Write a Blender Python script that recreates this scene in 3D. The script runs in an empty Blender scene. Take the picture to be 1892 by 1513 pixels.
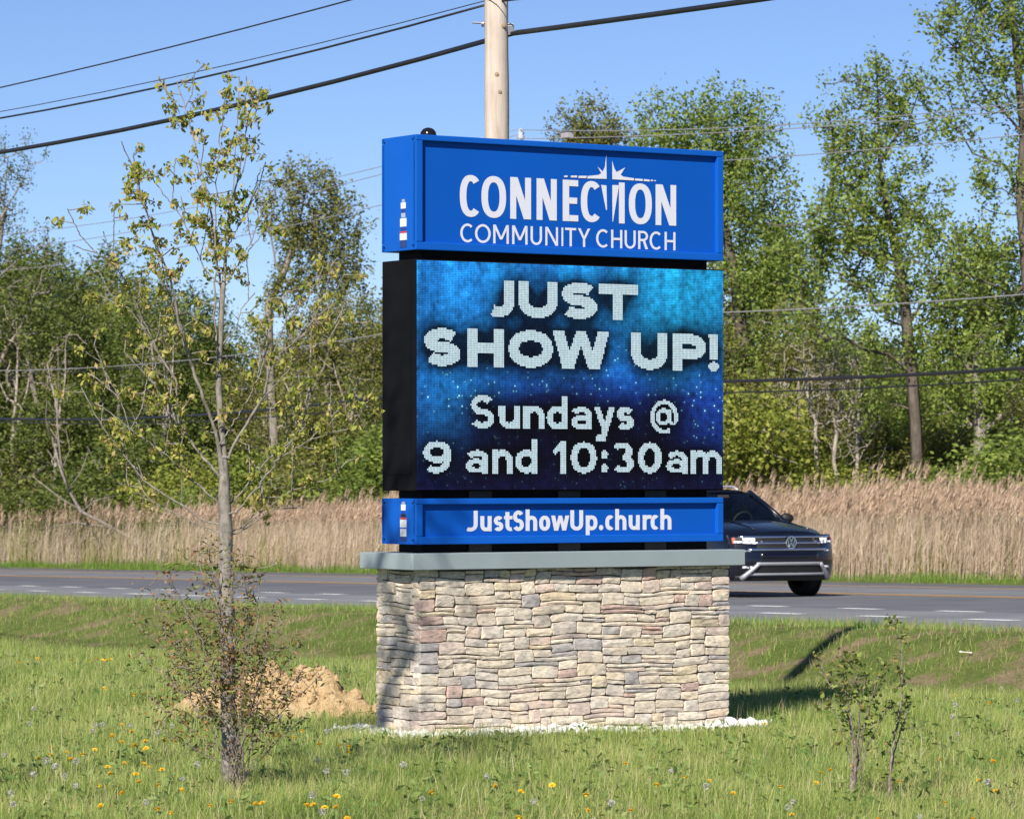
import bpy, bmesh, math, random
import numpy as np
from mathutils import Vector, Matrix

# ------------------------------------------------------------------ camera, sky, sun, exposure
scene = bpy.context.scene
F, CX, HY, CAMZ = 7195.0, 946.0, 880.0, 1.69      # focal length and horizon of the 1892 px wide photograph
cam = bpy.data.cameras.new('camera'); cam_ob = bpy.data.objects.new('camera', cam)
scene.collection.objects.link(cam_ob); scene.camera = cam_ob
cam_ob.location = (0, 0, CAMZ); cam_ob.rotation_euler = (math.radians(90), 0, 0)
cam.sensor_width = 36.0; cam.lens = F / 1892 * 36; cam.shift_y = (HY - 756.5) / 1892
cam.clip_start = 0.5; cam.clip_end = 3000
cam.dof.use_dof = True; cam.dof.focus_distance = 25.9; cam.dof.aperture_fstop = 11

SUN_AZ, SUN_EL = math.radians(21), math.radians(39)       # light travels towards +Y, 21 degrees to the right
world = bpy.data.worlds.new('World'); scene.world = world; world.use_nodes = True
wn = world.node_tree; bg = wn.nodes['Background']
sky = wn.nodes.new('ShaderNodeTexSky'); sky.sky_type = 'NISHITA'; sky.sun_disc = False
sky.sun_elevation = SUN_EL; sky.sun_rotation = math.radians(180 + 21)
sky.air_density = 0.75; sky.dust_density = 0.0; sky.ozone_density = 8.0; sky.altitude = 1000
wb = wn.nodes.new('ShaderNodeMix'); wb.data_type = 'RGBA'; wb.blend_type = 'MULTIPLY'; wb.inputs[0].default_value = 1.0   # the camera's white balance
wb.inputs[7].default_value = (1.16, 1.0, .97, 1); wn.links.new(sky.outputs[0], wb.inputs[6])
wn.links.new(wb.outputs[2], bg.inputs[0]); bg.inputs[1].default_value = 0.084
sun = bpy.data.lights.new('sun', 'SUN'); sun.energy = 5.0; sun.angle = math.radians(0.53); sun.color = (1.0, 0.94, 0.84)
sun_ob = bpy.data.objects.new('sun', sun); scene.collection.objects.link(sun_ob)
sun_dir = Vector((math.sin(SUN_AZ) * math.cos(SUN_EL), math.cos(SUN_AZ) * math.cos(SUN_EL), -math.sin(SUN_EL)))
sun_ob.rotation_euler = sun_dir.to_track_quat('-Z', 'Y').to_euler(); sun_ob.location = (-10, -20, 30)
vs = scene.view_settings; vs.view_transform = 'Standard'; vs.look = 'None'; vs.exposure = 0.5; vs.gamma = 1.0
vs.use_curve_mapping = False
scene.cycles.max_bounces = 6; scene.cycles.transparent_max_bounces = 8
scene.cycles.use_denoising = True

# ------------------------------------------------------------------ helpers
COL = scene.collection
def at(px, py, Y):                       # a measured point of the photograph at the distance Y it stands at
    return np.array([(px - CX) / F * Y, Y, CAMZ + (HY - py) / F * Y])

def tag(o, label=None, cat=None, group=None, kind=None):
    if label: o['label'] = label
    if cat: o['category'] = cat
    if group: o['group'] = group
    if kind: o['kind'] = kind
    return o
def link(o, parent=None):
    COL.objects.link(o)
    if parent is not None: o.parent = parent
    return o
def empty(name, loc=(0, 0, 0), rz=0.0, label=None, cat=None, group=None, parent=None):
    o = bpy.data.objects.new(name, None); o.empty_display_size = 0.1
    link(o, parent); o.location = loc; o.rotation_euler = (0, 0, rz)
    return tag(o, label, cat, group)
def np_mesh(name, V, Fc, smooth=False):
    """V (N,3); Fc list of index arrays, each (M,k)"""
    me = bpy.data.meshes.new(name)
    V = np.asarray(V, np.float32)
    Fc = [np.asarray(f, np.int32) for f in Fc if len(f)]
    me.vertices.add(len(V)); me.vertices.foreach_set('co', V.ravel())
    loops = np.concatenate([f.ravel() for f in Fc]); sizes = np.concatenate([np.full(len(f), f.shape[1], np.int32) for f in Fc])
    starts = np.concatenate([[0], np.cumsum(sizes)[:-1]]).astype(np.int32)
    me.loops.add(len(loops)); me.loops.foreach_set('vertex_index', loops)
    me.polygons.add(len(sizes)); me.polygons.foreach_set('loop_start', starts)
    if smooth: me.polygons.foreach_set('use_smooth', np.ones(len(sizes), bool))
    me.update(calc_edges=True); me.validate()
    return me
def obj(name, me, mat, parent=None, loc=None, label=None, cat=None, group=None, kind=None):
    o = bpy.data.objects.new(name, me); link(o, parent)
    if mat is not None and not me.materials: me.materials.append(mat)
    if loc is not None: o.location = loc
    return tag(o, label, cat, group, kind)

class MB:                                 # collects simple shapes into one mesh
    def __init__(s): s.V = []; s.Q = []
    def add(s, verts, faces):
        b = len(s.V); s.V += [tuple(float(c) for c in v) for v in verts]; s.Q += [tuple(b + i for i in f) for f in faces]; return s
    def box(s, x0, x1, y0, y1, z0, z1):
        v = [(x, y, z) for z in (z0, z1) for y in (y0, y1) for x in (x0, x1)]
        return s.add(v, [(0, 2, 3, 1), (4, 5, 7, 6), (0, 1, 5, 4), (2, 6, 7, 3), (0, 4, 6, 2), (1, 3, 7, 5)])
    def tube(s, pts, rad, n=8, caps=True):
        pts = np.asarray(pts, float); rad = np.broadcast_to(np.asarray(rad, float), (len(pts),))
        V = []; ref = None
        for i, p in enumerate(pts):
            d = pts[min(i + 1, len(pts) - 1)] - pts[max(i - 1, 0)]; d = d / (np.linalg.norm(d) + 1e-9)
            if ref is None: ref = np.array([1., 0, 0]) if abs(d[0]) < .9 else np.array([0, 1., 0])
            a = np.cross(d, ref); a /= np.linalg.norm(a) + 1e-9; b = np.cross(d, a); ref = np.cross(a, d)
            for k in range(n):
                t = 2 * math.pi * k / n; V.append(p + rad[i] * (math.cos(t) * a + math.sin(t) * b))
        Q = [(i * n + k, i * n + (k + 1) % n, (i + 1) * n + (k + 1) % n, (i + 1) * n + k) for i in range(len(pts) - 1) for k in range(n)]
        if caps: Q += [tuple(range(n))[::-1], tuple((len(pts) - 1) * n + k for k in range(n))]
        return s.add(V, Q)
    def lathe(s, prof, n=24, axis='z', c=(0, 0, 0)):
        V = []
        for r, h in prof:
            for k in range(n):
                t = 2 * math.pi * k / n
                a, b = r * math.cos(t), r * math.sin(t)
                V.append({'z': (c[0] + a, c[1] + b, c[2] + h), 'y': (c[0] + a, c[1] + h, c[2] + b), 'x': (c[0] + h, c[1] + a, c[2] + b)}[axis])
        m = len(prof)
        return s.add(V, [(i * n + k, i * n + (k + 1) % n, (i + 1) * n + (k + 1) % n, (i + 1) * n + k) for i in range(m - 1) for k in range(n)])
    def mesh(s, name, smooth=False, bevel=0.0):
        me = bpy.data.meshes.new(name); me.from_pydata(s.V, [], s.Q); me.update()
        if bevel:
            bm = bmesh.new(); bm.from_mesh(me)
            bmesh.ops.bevel(bm, geom=[e for e in bm.edges if len(e.link_faces) == 2 and e.calc_face_angle(0) > .6], offset=bevel, segments=2, affect='EDGES', profile=.6)
            bm.to_mesh(me); bm.free()
        if smooth: me.polygons.foreach_set('use_smooth', np.ones(len(me.polygons), bool))
        return me
    def build(s, name, mat, parent=None, smooth=False, bevel=0.0, **kw):
        return obj(name, s.mesh(name, smooth, bevel), mat, parent, **kw)

# ------------------------------------------------------------------ materials
def nodes_of(name):
    m = bpy.data.materials.new(name); m.use_nodes = True
    nt = m.node_tree; return m, nt, nt.nodes, nt.links, nt.nodes['Principled BSDF']
def ramp(nt, stops, interp='LINEAR'):
    r = nt.nodes.new('ShaderNodeValToRGB'); r.color_ramp.interpolation = interp
    e = r.color_ramp.elements
    while len(e) < len(stops): e.new(0.5)
    for i, (p, c) in enumerate(stops): e[i].position = p; e[i].color = (*c, 1)
    return r
def noise(nt, scale, detail=4, rough=.6, coords='Object', stretch=None):
    tc = nt.nodes.new('ShaderNodeTexCoord'); n = nt.nodes.new('ShaderNodeTexNoise')
    n.inputs['Scale'].default_value = scale; n.inputs['Detail'].default_value = detail; n.inputs['Roughness'].default_value = rough
    if stretch:
        mp = nt.nodes.new('ShaderNodeMapping'); mp.inputs['Scale'].default_value = stretch
        nt.links.new(tc.outputs[coords], mp.inputs[0]); nt.links.new(mp.outputs[0], n.inputs[0])
    else: nt.links.new(tc.outputs[coords], n.inputs[0])
    return n
def mix(nt, fac, a, b, mode='MIX'):
    m = nt.nodes.new('ShaderNodeMix'); m.data_type = 'RGBA'; m.blend_type = mode
    for sock, v in ((m.inputs[0], fac), (m.inputs[6], a), (m.inputs[7], b)):
        if isinstance(v, (int, float)): sock.default_value = v
        elif isinstance(v, tuple): sock.default_value = (*v, 1)
        else: nt.links.new(v, sock)
    return m.outputs[2]
def bump(nt, height, strength, dist, bsdf):
    b = nt.nodes.new('ShaderNodeBump'); b.inputs['Strength'].default_value = strength; b.inputs['Distance'].default_value = dist
    nt.links.new(height, b.inputs['Height']); nt.links.new(b.outputs[0], bsdf.inputs['Normal'])
def mat_plain(name, col, rough=.5, metal=0., var=.12, vscale=6., bstr=0., bscale=60., bdist=.002, spec=.5, coat=0.):
    m, nt, N, L, b = nodes_of(name)
    n = noise(nt, vscale, 5)
    d = tuple(c * (1 - var) for c in col); l = tuple(min(1, c * (1 + var)) for c in col)
    r = ramp(nt, [(.3, d), (.7, l)]); L.new(n.outputs[0], r.inputs[0]); L.new(r.outputs[0], b.inputs['Base Color'])
    b.inputs['Roughness'].default_value = rough; b.inputs['Metallic'].default_value = metal
    b.inputs['Specular IOR Level'].default_value = spec; b.inputs['Coat Weight'].default_value = coat
    if bstr:
        n2 = noise(nt, bscale, 6); bump(nt, n2.outputs[0], bstr, bdist, b)
    return m
def mat_leaf(name, cols, trans=.35, patch=.6, pscale=.8, rough=.6):
    """leaf colours picked per leaf, drifting from clump to clump"""
    m, nt, N, L, b = nodes_of(name)
    g = N.new('ShaderNodeNewGeometry')
    r = ramp(nt, [(i / (len(cols) - 1), c) for i, c in enumerate(cols)])
    n = noise(nt, pscale, 3, .6)
    mm = N.new('ShaderNodeMath'); mm.operation = 'MULTIPLY_ADD'; mm.inputs[1].default_value = patch * 1.6; mm.inputs[2].default_value = -patch * .8
    L.new(n.outputs[0], mm.inputs[0])
    ad = N.new('ShaderNodeMath'); ad.operation = 'ADD'; ad.use_clamp = True
    L.new(g.outputs['Random Per Island'], ad.inputs[0]); L.new(mm.outputs[0], ad.inputs[1]); L.new(ad.outputs[0], r.inputs[0])
    L.new(r.outputs[0], b.inputs['Base Color']); b.inputs['Roughness'].default_value = rough
    b.inputs['Specular IOR Level'].default_value = .3
    t = N.new('ShaderNodeBsdfTranslucent'); L.new(r.outputs[0], t.inputs[0])
    ms = N.new('ShaderNodeMixShader'); ms.inputs[0].default_value = trans
    L.new(b.outputs[0], ms.inputs[1]); L.new(t.outputs[0], ms.inputs[2])
    L.new(ms.outputs[0], N['Material Output'].inputs[0])
    return m
def mat_bark(name, c0, c1, scale=9., stretch=(1, 1, .25), dist=.02):
    m, nt, N, L, b = nodes_of(name)
    n = noise(nt, scale, 7, .7, stretch=stretch)
    r = ramp(nt, [(.32, c0), (.66, c1)]); L.new(n.outputs[0], r.inputs[0]); L.new(r.outputs[0], b.inputs['Base Color'])
    b.inputs['Roughness'].default_value = .9; b.inputs['Specular IOR Level'].default_value = .15
    bump(nt, n.outputs[0], .7, dist, b)
    return m

# ------------------------------------------------------------------ the lie of the land
DH = np.array([-0.486, 0.874]); PH = np.array([0.874, 0.486])       # along the road (receding) and across it
def qt(x, y): return PH[0] * x + PH[1] * y, DH[0] * (x - 5.0) + DH[1] * (y - 66.0)
def from_qt(q, t):
    c, s = t - .486 * 5.0 + .874 * 66.0, q                          # inverse of qt (both axes are unit length)
    n2 = DH @ DH
    return (PH[0] * s + DH[0] * c) / n2, (PH[1] * s + DH[1] * c) / n2
def road_z(t): return -0.33 - .0142 * np.clip(t, -70, 200)
def sstep(a, b, x): u = np.clip((x - a) / (b - a), 0, 1); return u * u * (3 - 2 * u)
Q0, Q1 = 25.2, 45.1
def wob(x, y, f, ph=0.): return np.sin(x * f + 1.3 * np.sin(y * f * .7 + ph)) * np.sin(y * f * .9 + 1.1 * np.sin(x * f * .6 + 2 * ph))
def ground_z(x, y):
    x = np.asarray(x, float); y = np.asarray(y, float)
    q, t = qt(x, y); zr = road_z(t)
    zc = zr + .16; zd = zc - .5
    e = np.maximum(y + .75 * x - 33.3, 0); d = np.maximum(20.3 - q, 1e-3)
    f = sstep(0, 1, np.clip(e / (e + d), 0, 1))
    plate = -.065 * sstep(-.8, 1.7, x) + .018 * wob(x, y, 1.7) + .03 * wob(x, y, .6, 1.)
    z = plate * (1 - f) + zd * f
    z = np.where(q > 20.3, zd + (zc - zd) * sstep(20.3, 22.4, q) + .012 * wob(x, y, 2.1, .5), z)
    z = np.where(q > 22.4, zc + (zr - .02 - zc) * sstep(22.6, 24.9, q) + .012 * wob(x, y, 2.1, .5) * (1 - sstep(23, 25, q)), z)
    z = np.where(q > 24.9, zr - .02 - .06 * sstep(24.9, 25.6, q), z)
    z = np.where(q > 44.4, zr - .08 + .10 * sstep(44.4, 45.6, q), z)
    z = np.where(q > 46.0, z + .05 * wob(x, y, .9), z)
    return z
# ------------------------------------------------------------------ ground and road
def mat_ground():
    m, nt, N, L, b = nodes_of('soil_and_turf')
    n1 = noise(nt, 1.6, 6, .65); n2 = noise(nt, 22, 5, .7)
    r1 = ramp(nt, [(.36, (.12, .165, .036)), (.50, (.17, .205, .055)), (.60, (.27, .21, .12)), (.70, (.33, .25, .16))])
    L.new(n1.outputs[0], r1.inputs[0])
    r2 = ramp(nt, [(.3, (.45, .45, .45)), (.7, (1, 1, 1))]); L.new(n2.outputs[0], r2.inputs[0])
    L.new(mix(nt, 1.0, r1.outputs[0], r2.outputs[0], 'MULTIPLY'), b.inputs['Base Color'])
    b.inputs['Roughness'].default_value = .95; b.inputs['Specular IOR Level'].default_value = .1
    bump(nt, n2.outputs[0], .8, .03, b); return m
gx = np.concatenate([[-900, -400, -200, -120, -80, -60], np.arange(-45, 45.1, .5), [60, 80, 120, 200, 400, 900]])
gy = np.concatenate([[-300, -100, -40, -15, 0], np.arange(8, 150, .5), [152, 160, 180, 220, 300, 450, 700, 1200, 2000]])
GX, GY = np.meshgrid(gx, gy); nx, ny = len(gx), len(gy)
idx = np.arange(nx * ny).reshape(ny, nx)
gf = np.stack([idx[:-1, :-1], idx[:-1, 1:], idx[1:, 1:], idx[1:, :-1]], -1).reshape(-1, 4)
ground = obj('ground', np_mesh('ground', np.stack([GX, GY, ground_z(GX, GY)], -1).reshape(-1, 3), [gf], True), mat_ground())
tag(ground, kind='structure')

def mat_asphalt():
    m, nt, N, L, b = nodes_of('weathered_asphalt')
    n1 = noise(nt, 140, 3, .7); n2 = noise(nt, .55, 4, .6, stretch=(1, 1, 1))
    r1 = ramp(nt, [(.3, (.125, .127, .133)), (.7, (.235, .238, .248))]); L.new(n1.outputs[0], r1.inputs[0])
    r2 = ramp(nt, [(.35, (.80, .80, .82)), (.65, (1.1, 1.1, 1.1))]); L.new(n2.outputs[0], r2.inputs[0])
    # the lanes are worn differently: an older pale shoulder strip and a darker resurfaced driving lane
    tc = N.new('ShaderNodeTexCoord'); sp = N.new('ShaderNodeSeparateXYZ'); L.new(tc.outputs['Object'], sp.inputs[0])
    r3 = ramp(nt, [(0.0, (1.18, 1.17, 1.16)), (.295, (1.12, 1.12, 1.12)), (.315, (.74, .74, .76)), (.40, (.80, .80, .82)), (.50, (.70, .70, .72)), (.60, (.76, .76, .78)), (.63, (1.02, 1.02, 1.02)), (.86, (1.0, 1.0, 1.0)), (.93, (.66, .66, .68))])
    mm = N.new('ShaderNodeMath'); mm.operation = 'DIVIDE'; mm.inputs[1].default_value = Q1 - Q0
    L.new(sp.outputs[0], mm.inputs[0]); L.new(mm.outputs[0], r3.inputs[0])
    c = mix(nt, 1.0, r1.outputs[0], r2.outputs[0], 'MULTIPLY'); c = mix(nt, 1.0, c, r3.outputs[0], 'MULTIPLY')
    L.new(c, b.inputs['Base Color']); b.inputs['Roughness'].default_value = .75; b.inputs['Specular IOR Level'].default_value = .4
    bump(nt, n1.outputs[0], .4, .006, b); return m
# road frame: origin on the near edge, local x across, local y along; a sheet with a slight crown
ox, oy = from_qt(Q0, 0.0)
road = empty('road', (ox, oy, 0), math.atan2(PH[1], PH[0]))
def road_sheet(q0, q1, t0, t1, dz, nt_=2, nq=2):
    qs = np.linspace(q0, q1, nq); ts = np.linspace(t0, t1, nt_)
    A, B = np.meshgrid(qs - Q0, ts); Z = road_z(B) + dz
    i = np.arange(nq * nt_).reshape(nt_, nq)
    return np.stack([A, B, Z], -1).reshape(-1, 3), np.stack([i[:-1, :-1], i[:-1, 1:], i[1:, 1:], i[1:, :-1]], -1).reshape(-1, 4)
V, Fq = road_sheet(Q0, Q1, -150, 260, 0.0, 83, 6)
road_me = np_mesh('road', V, [Fq], True); bpy.data.objects.remove(road)
road = obj('road', road_me, mat_asphalt()); road.location = (ox, oy, 0); road.rotation_euler = (0, 0, math.atan2(PH[1], PH[0])); tag(road, kind='structure')
def mat_paint(name, c):
    m, nt, N, L, b = nodes_of(name)
    n = noise(nt, 30, 6, .75); r = ramp(nt, [(.30, tuple(x * .6 for x in c)), (.42, c)]); L.new(n.outputs[0], r.inputs[0])
    L.new(r.outputs[0], b.inputs['Base Color']); b.inputs['Roughness'].default_value = .7; return m
M_yel = mat_paint('road_paint_yellow', (.66, .36, .12)); M_wht = mat_paint('road_paint_white', (.86, .86, .84))
for q, w in ((37.55, .16), (37.95, .16), (42.4, .18)):
    V, Fq = road_sheet(q - w / 2, q + w / 2, -60, 160, .006, 45)
    obj('yellow_line', np_mesh('yellow_line', V, [Fq]), M_yel, road)
V, Fq = road_sheet(0 + Q0 - .11, Q0 + .11, -.5, .5, 0); V[:, 2] = 0
dash_me = np_mesh('lane_dash', V, [Fq])
sl = -.0142
for q, t0 in ((31.36, -6.66), (28.97, -10.7)):
    for k in range(-5, 32):
        tc_ = t0 + 2.42 * k
        o = obj('lane_dash', dash_me, M_wht, road, (q - Q0, tc_, float(road_z(tc_)) + .006)); o.rotation_euler = (math.atan(sl), 0, 0)

# ------------------------------------------------------------------ lettering
def sup(cx, cy, rx, ry, a0, a1, n=20, e=2.0):
    a = np.radians(np.linspace(a0, a1, n)); c, s = np.cos(a), np.sin(a)
    return np.stack([cx + rx * np.sign(c) * np.abs(c) ** (2 / e), cy + ry * np.sign(s) * np.abs(s) ** (2 / e)], -1)
def stroke(pts, sx, sy, closed=False):
    p = np.asarray(pts, float)
    if closed: p = np.vstack([p, p[:1]]) if not np.allclose(p[0], p[-1]) else p
    d = np.gradient(p, axis=0)
    if closed: d[0] = d[-1] = p[1] - p[-2]
    d /= np.linalg.norm(d, axis=1)[:, None] + 1e-9
    nrm = np.stack([-d[:, 1] * sx / 2, d[:, 0] * sy / 2], -1)
    return ('band', p + nrm, p - nrm)
def poly(*pts): return ('poly', np.array(pts, float))
def rect(x0, y0, x1, y1): return poly((x0, y0), (x1, y0), (x1, y1), (x0, y1))
def glyph(ch, w, sx, sy, xh=.7, e=2.2, asc=1.0, desc=.32):
    """outline pieces of one character: cap height 1, width w, stem sx, bar sy"""
    hx, hy = sx / 2, sy / 2; R = w / 2 - hx
    d1 = sx * 1.12
    if ch == 'C': return [stroke(sup(w / 2 + .04 * w, .5, R + .04 * w, .5 - hy, 48, 312, 34, e), sx, sy)]
    if ch in 'O0': return [stroke(sup(w / 2, .5, R, .5 - hy, 0, 360, 44, e), sx, sy, True)]
    if ch == 'N': return [rect(0, 0, sx * .92, 1), rect(w - sx * .92, 0, w, 1), poly((0, 1), (d1, 1), (w, 0), (w - d1, 0))]
    if ch == 'E': return [rect(0, 0, sx, 1), rect(sx, 1 - sy, w, 1), rect(sx, .5 - hy, w * .93, .5 + hy), rect(sx, 0, w, sy)]
    if ch == 'I': return [rect(0, 0, w, 1)]
    if ch == 'T': return [rect(0, 1 - sy, w, 1), rect(w / 2 - hx, 0, w / 2 + hx, 1 - sy)]
    if ch == 'H': return [rect(0, 0, sx, 1), rect(w - sx, 0, w, 1), rect(sx, .5 - hy, w - sx, .5 + hy)]
    if ch == 'M': return [rect(0, 0, sx, 1), rect(w - sx, 0, w, 1), poly((0, 1), (sx * 1.15, 1), (w / 2 + hx, .22), (w / 2 - hx, .22)), poly((w, 1), (w - sx * 1.15, 1), (w / 2 - hx, .22), (w / 2 + hx, .22))]
    if ch == 'Y': return [rect(w / 2 - hx, 0, w / 2 + hx, .46), poly((0, 1), (sx * 1.15, 1), (w / 2 + hx, .42), (w / 2 - hx, .42)), poly((w, 1), (w - sx * 1.15, 1), (w / 2 - hx, .42), (w / 2 + hx, .42))]
    if ch == 'U':
        return [stroke(np.vstack([[(hx, 1), (hx, .6)], sup(w / 2, R + hy if R + hy < .55 else .5, R, (R if R + hy < .55 else .5 - hy), 180, 360, 22, e), [(w - hx, .6), (w - hx, 1)]]), sx, sy)]
    if ch == 'J':
        r = (w - hx) * .62
        return [stroke(np.vstack([[(w - hx, 1), (w - hx, .5)], sup(w - hx - r, hy + r * .85, r, r * .85, 0, -118, 16, e)]), sx, sy)]
    if ch in 'Ss':
        h = 1.0 if ch == 'S' else xh
        ry = (h - sy) / 4
        p = np.vstack([sup(w / 2, h - hy - ry, R * .95, ry, 28, 262, 22), sup(w / 2, hy + ry, R, ry, 82, -152, 22)])
        return [stroke(p, sx, sy)]
    if ch == 'W': a = sx * 1.12; return [poly((0, 1), (a, 1), (w * .27 + a * .5, 0), (w * .27 - a * .5, 0)), poly((w, 1), (w - a, 1), (w * .73 - a * .5, 0), (w * .73 + a * .5, 0)), poly((w / 2 - a * .42, 1), (w / 2 + a * .42, 1), (w * .27 + a * .5, 0), (w * .27 - a * .42, 0)), poly((w / 2 + a * .42, 1), (w / 2 - a * .42, 1), (w * .73 - a * .5, 0), (w * .73 + a * .42, 0))]
    if ch == 'w': a = sx * 1.0; h = xh; return [poly((0, h), (a, h), (w * .28 + a * .5, 0), (w * .28 - a * .5, 0)), poly((w, h), (w - a, h), (w * .72 - a * .5, 0), (w * .72 + a * .5, 0)), poly((w / 2 - a * .42, h), (w / 2 + a * .42, h), (w * .28 + a * .5, 0), (w * .28 - a * .42, 0)), poly((w / 2 + a * .42, h), (w / 2 - a * .42, h), (w * .72 - a * .5, 0), (w * .72 + a * .42, 0))]
    if ch in 'PR':
        b = .44 if ch == 'P' else .5
        ry = (1 - b + sy * .5) / 2 - hy + .0
        cy = 1 - hy - ry
        g = [rect(0, 0, sx, 1), stroke(np.vstack([[(sx * .5, 1 - hy), (w * .45, 1 - hy)], sup(w - hx - (w * .5 - hx), cy, w * .5 - hx, ry, 90, -90, 16, e), [(w * .45, cy - ry), (sx * .5, cy - ry)]]), sx, sy)]
        if ch == 'R': g.append(poly((w * .42, cy - ry), (w * .42 + sx * 1.15, cy - ry), (w, 0), (w - sx * 1.2, 0)))
        return g
    if ch == '!': return [poly((w * .08, 1), (w * .92, 1), (w * .82, .33), (w * .18, .33)), ('disc', sup(w / 2, .12, w * .47, .13, 0, 360, 18))]
    if ch == '.': return [('disc', sup(w / 2, w * .5, w / 2, w * .5, 0, 360, 18))]
    if ch == ':': return [('disc', sup(w / 2, .15, w / 2, .14, 0, 360, 18)), ('disc', sup(w / 2, .60, w / 2, .14, 0, 360, 18))]
    if ch in 'nhmr':
        h = xh; g = [rect(0, 0, sx, asc if ch == 'h' else h)]
        def arch(x0, x1):
            r = (x1 - x0) / 2; ry = min(h * .42, r * 1.1)
            return stroke(np.vstack([sup(x0 + r, h - hy - ry, r, ry, 165, 0, 16, e), [(x1, h * .3), (x1, 0)]]), sx, sy)
        if ch == 'm': mid = w / 2; return g + [arch(hx, mid), arch(mid, w - hx)]
        if ch == 'r': return g + [stroke(sup(hx + (w - hx) * .72, h - hy - h * .33, (w - hx) * .72, h * .33, 160, 62, 10, e), sx, sy)]
        return g + [arch(hx, w - hx)]
    if ch == 'u':
        h = xh; r = w / 2 - hx; ry = min(h * .42, r * 1.1)
        return [rect(w - sx, 0, w, h), stroke(np.vstack([[(hx, h), (hx, h * .6)], sup(w / 2, hy + ry, r, ry, 180, 345, 16, e)]), sx, sy)]
    if ch in 'dp':
        h = xh; r = w / 2 - hx
        ring = stroke(sup(w / 2 + (-.0 if ch == 'd' else .0), h / 2, r, h / 2 - hy, 0, 360, 36, e), sx, sy, True)
        return [ring, rect(w - sx, 0, w, asc)] if ch == 'd' else [ring, rect(0, -desc, sx, h)]
    if ch == 'o': return [stroke(sup(w / 2, xh / 2, R, xh / 2 - hy, 0, 360, 36, e), sx, sy, True)]
    if ch == 'c': return [stroke(sup(w / 2 + .05 * w, xh / 2, R + .05 * w, xh / 2 - hy, 52, 308, 28, e), sx, sy)]
    if ch == 't': return [stroke(np.vstack([[(w * .40, .93), (w * .40, .4)], sup(w * .40 + w * .38, hy + .2, w * .38, .2, 180, 290, 10, e)]), sx, sy), rect(0, xh - sy * .9, w * .40 - hx, xh), rect(w * .40 + hx, xh - sy * .9, w, xh)]
    if ch == 'a':
        h = xh
        return [rect(w - sx, 0, w, h * .62), stroke(np.vstack([sup(w / 2, h - hy - h * .26, R, h * .26, 158, 0, 16, e), [(w - hx, h * .5)]]), sx, sy * .85),
                stroke(sup(w * .48, h * .31, w * .48 - hx, h * .31 - hy * .85, 0, 360, 28, e), sx * .95, sy * .8, True)]
    if ch == 'y':
        h = xh; a = sx * 1.05
        return [poly((0, h), (a, h), (w * .5 + a * .5, .0), (w * .5 - a * .35, 0.0)), poly((w - a, h), (w, h), (w * .5 + a * .1, -desc), (w * .5 - a * .9, -desc)), poly((w * .10, -desc), (w * .5 - a * .6, -desc), (w * .5 - a * .2, -desc + sy), (w * .16, -desc + sy))]
    if ch == '9':
        return [stroke(sup(w / 2, .66, R, .34 - hy, 0, 360, 32, e), sx, sy, True), stroke(np.vstack([[(w - hx, .66)], sup(w * .46, .5, w * .54 - hx, .5 - hy, 0, -128, 20, e)]), sx, sy)]
    if ch == '1': return [rect(w - sx, 0, w, 1), poly((0, .72), (w - sx, 1), (w - sx, .72), (w * .06, .58))]
    if ch == '3':
        ry = (1 - sy) / 4
        return [stroke(sup(w * .46, 1 - hy - ry, w * .48 - hx, ry, 152, -90, 20, e), sx, sy * .95), stroke(sup(w / 2, hy + ry, R, ry, 90, -150, 22, e), sx, sy * .95)]
    if ch == '@':
        s2x, s2y = sx * .62, sy * .62
        return [stroke(sup(w / 2, .5, w / 2 - s2x / 2, .5 - s2y / 2, -8, 298, 40), s2x, s2y),
                stroke(sup(w * .47, .5, w * .2, .2, 0, 360, 28), s2x * .9, s2y * .9, True),
                stroke(np.vstack([[(w * .69, .72), (w * .68, .42)], sup(w * .81, .42, w * .12, .13, 190, 350, 8), [(w - s2x / 2, .47)]]), s2x * .85, s2y * .7)]
    raise ValueError(ch)
def quads_of(g):
    """convex pieces (k,2) of a glyph, in stacking order"""
    out = []
    for i, el in enumerate(g):
        if el[0] == 'band':
            a, b = el[1], el[2]
            for k in range(len(a) - 1): out.append((i, np.array([a[k], a[k + 1], b[k + 1], b[k]])))
        else: out.append((i, el[1]))
    return out
def letter_mesh(name, g, sxy, lift=.0006):
    """flat vinyl letter standing in the local xz plane; crossing strokes are lapped by a hair"""
    V, Fc = [], []
    for i, el in enumerate(g):
        y = -lift * i; b = len(V)
        if el[0] == 'band':
            n = len(el[1])
            V += [(p[0] * sxy, y, p[1] * sxy) for p in el[1]] + [(p[0] * sxy, y, p[1] * sxy) for p in el[2]]
            Fc += [(b + k, b + n + k, b + n + k + 1, b + k + 1) for k in range(n - 1)]
        else:
            V += [(p[0] * sxy, y, p[1] * sxy) for p in el[1]]; Fc.append(tuple(range(b, b + len(el[1]))))
    me = bpy.data.meshes.new(name); me.from_pydata(V, [], Fc); me.update(); return me

# ------------------------------------------------------------------ the church sign
SW, SD = 2.523, .442
SC = np.array([.300, 26.675]); SA = math.atan2(.547, .837)
U0 = np.array([-.635, 25.8])                      # near left corner of the cabinets
def sx_of(px): k = (px - CX) / F; return (.635 + 25.8 * k) / (.837 - .547 * k) - SW / 2     # measured column -> metres along the front
def sz_of(px, py):
    s = sx_of(px) + SW / 2; return CAMZ + (HY - py) / F * (25.8 + .547 * s)
sign = empty('church_sign', (SC[0], SC[1], 0), SA, 'tall blue and black church sign with lit message screen on stone base', 'sign')

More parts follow.
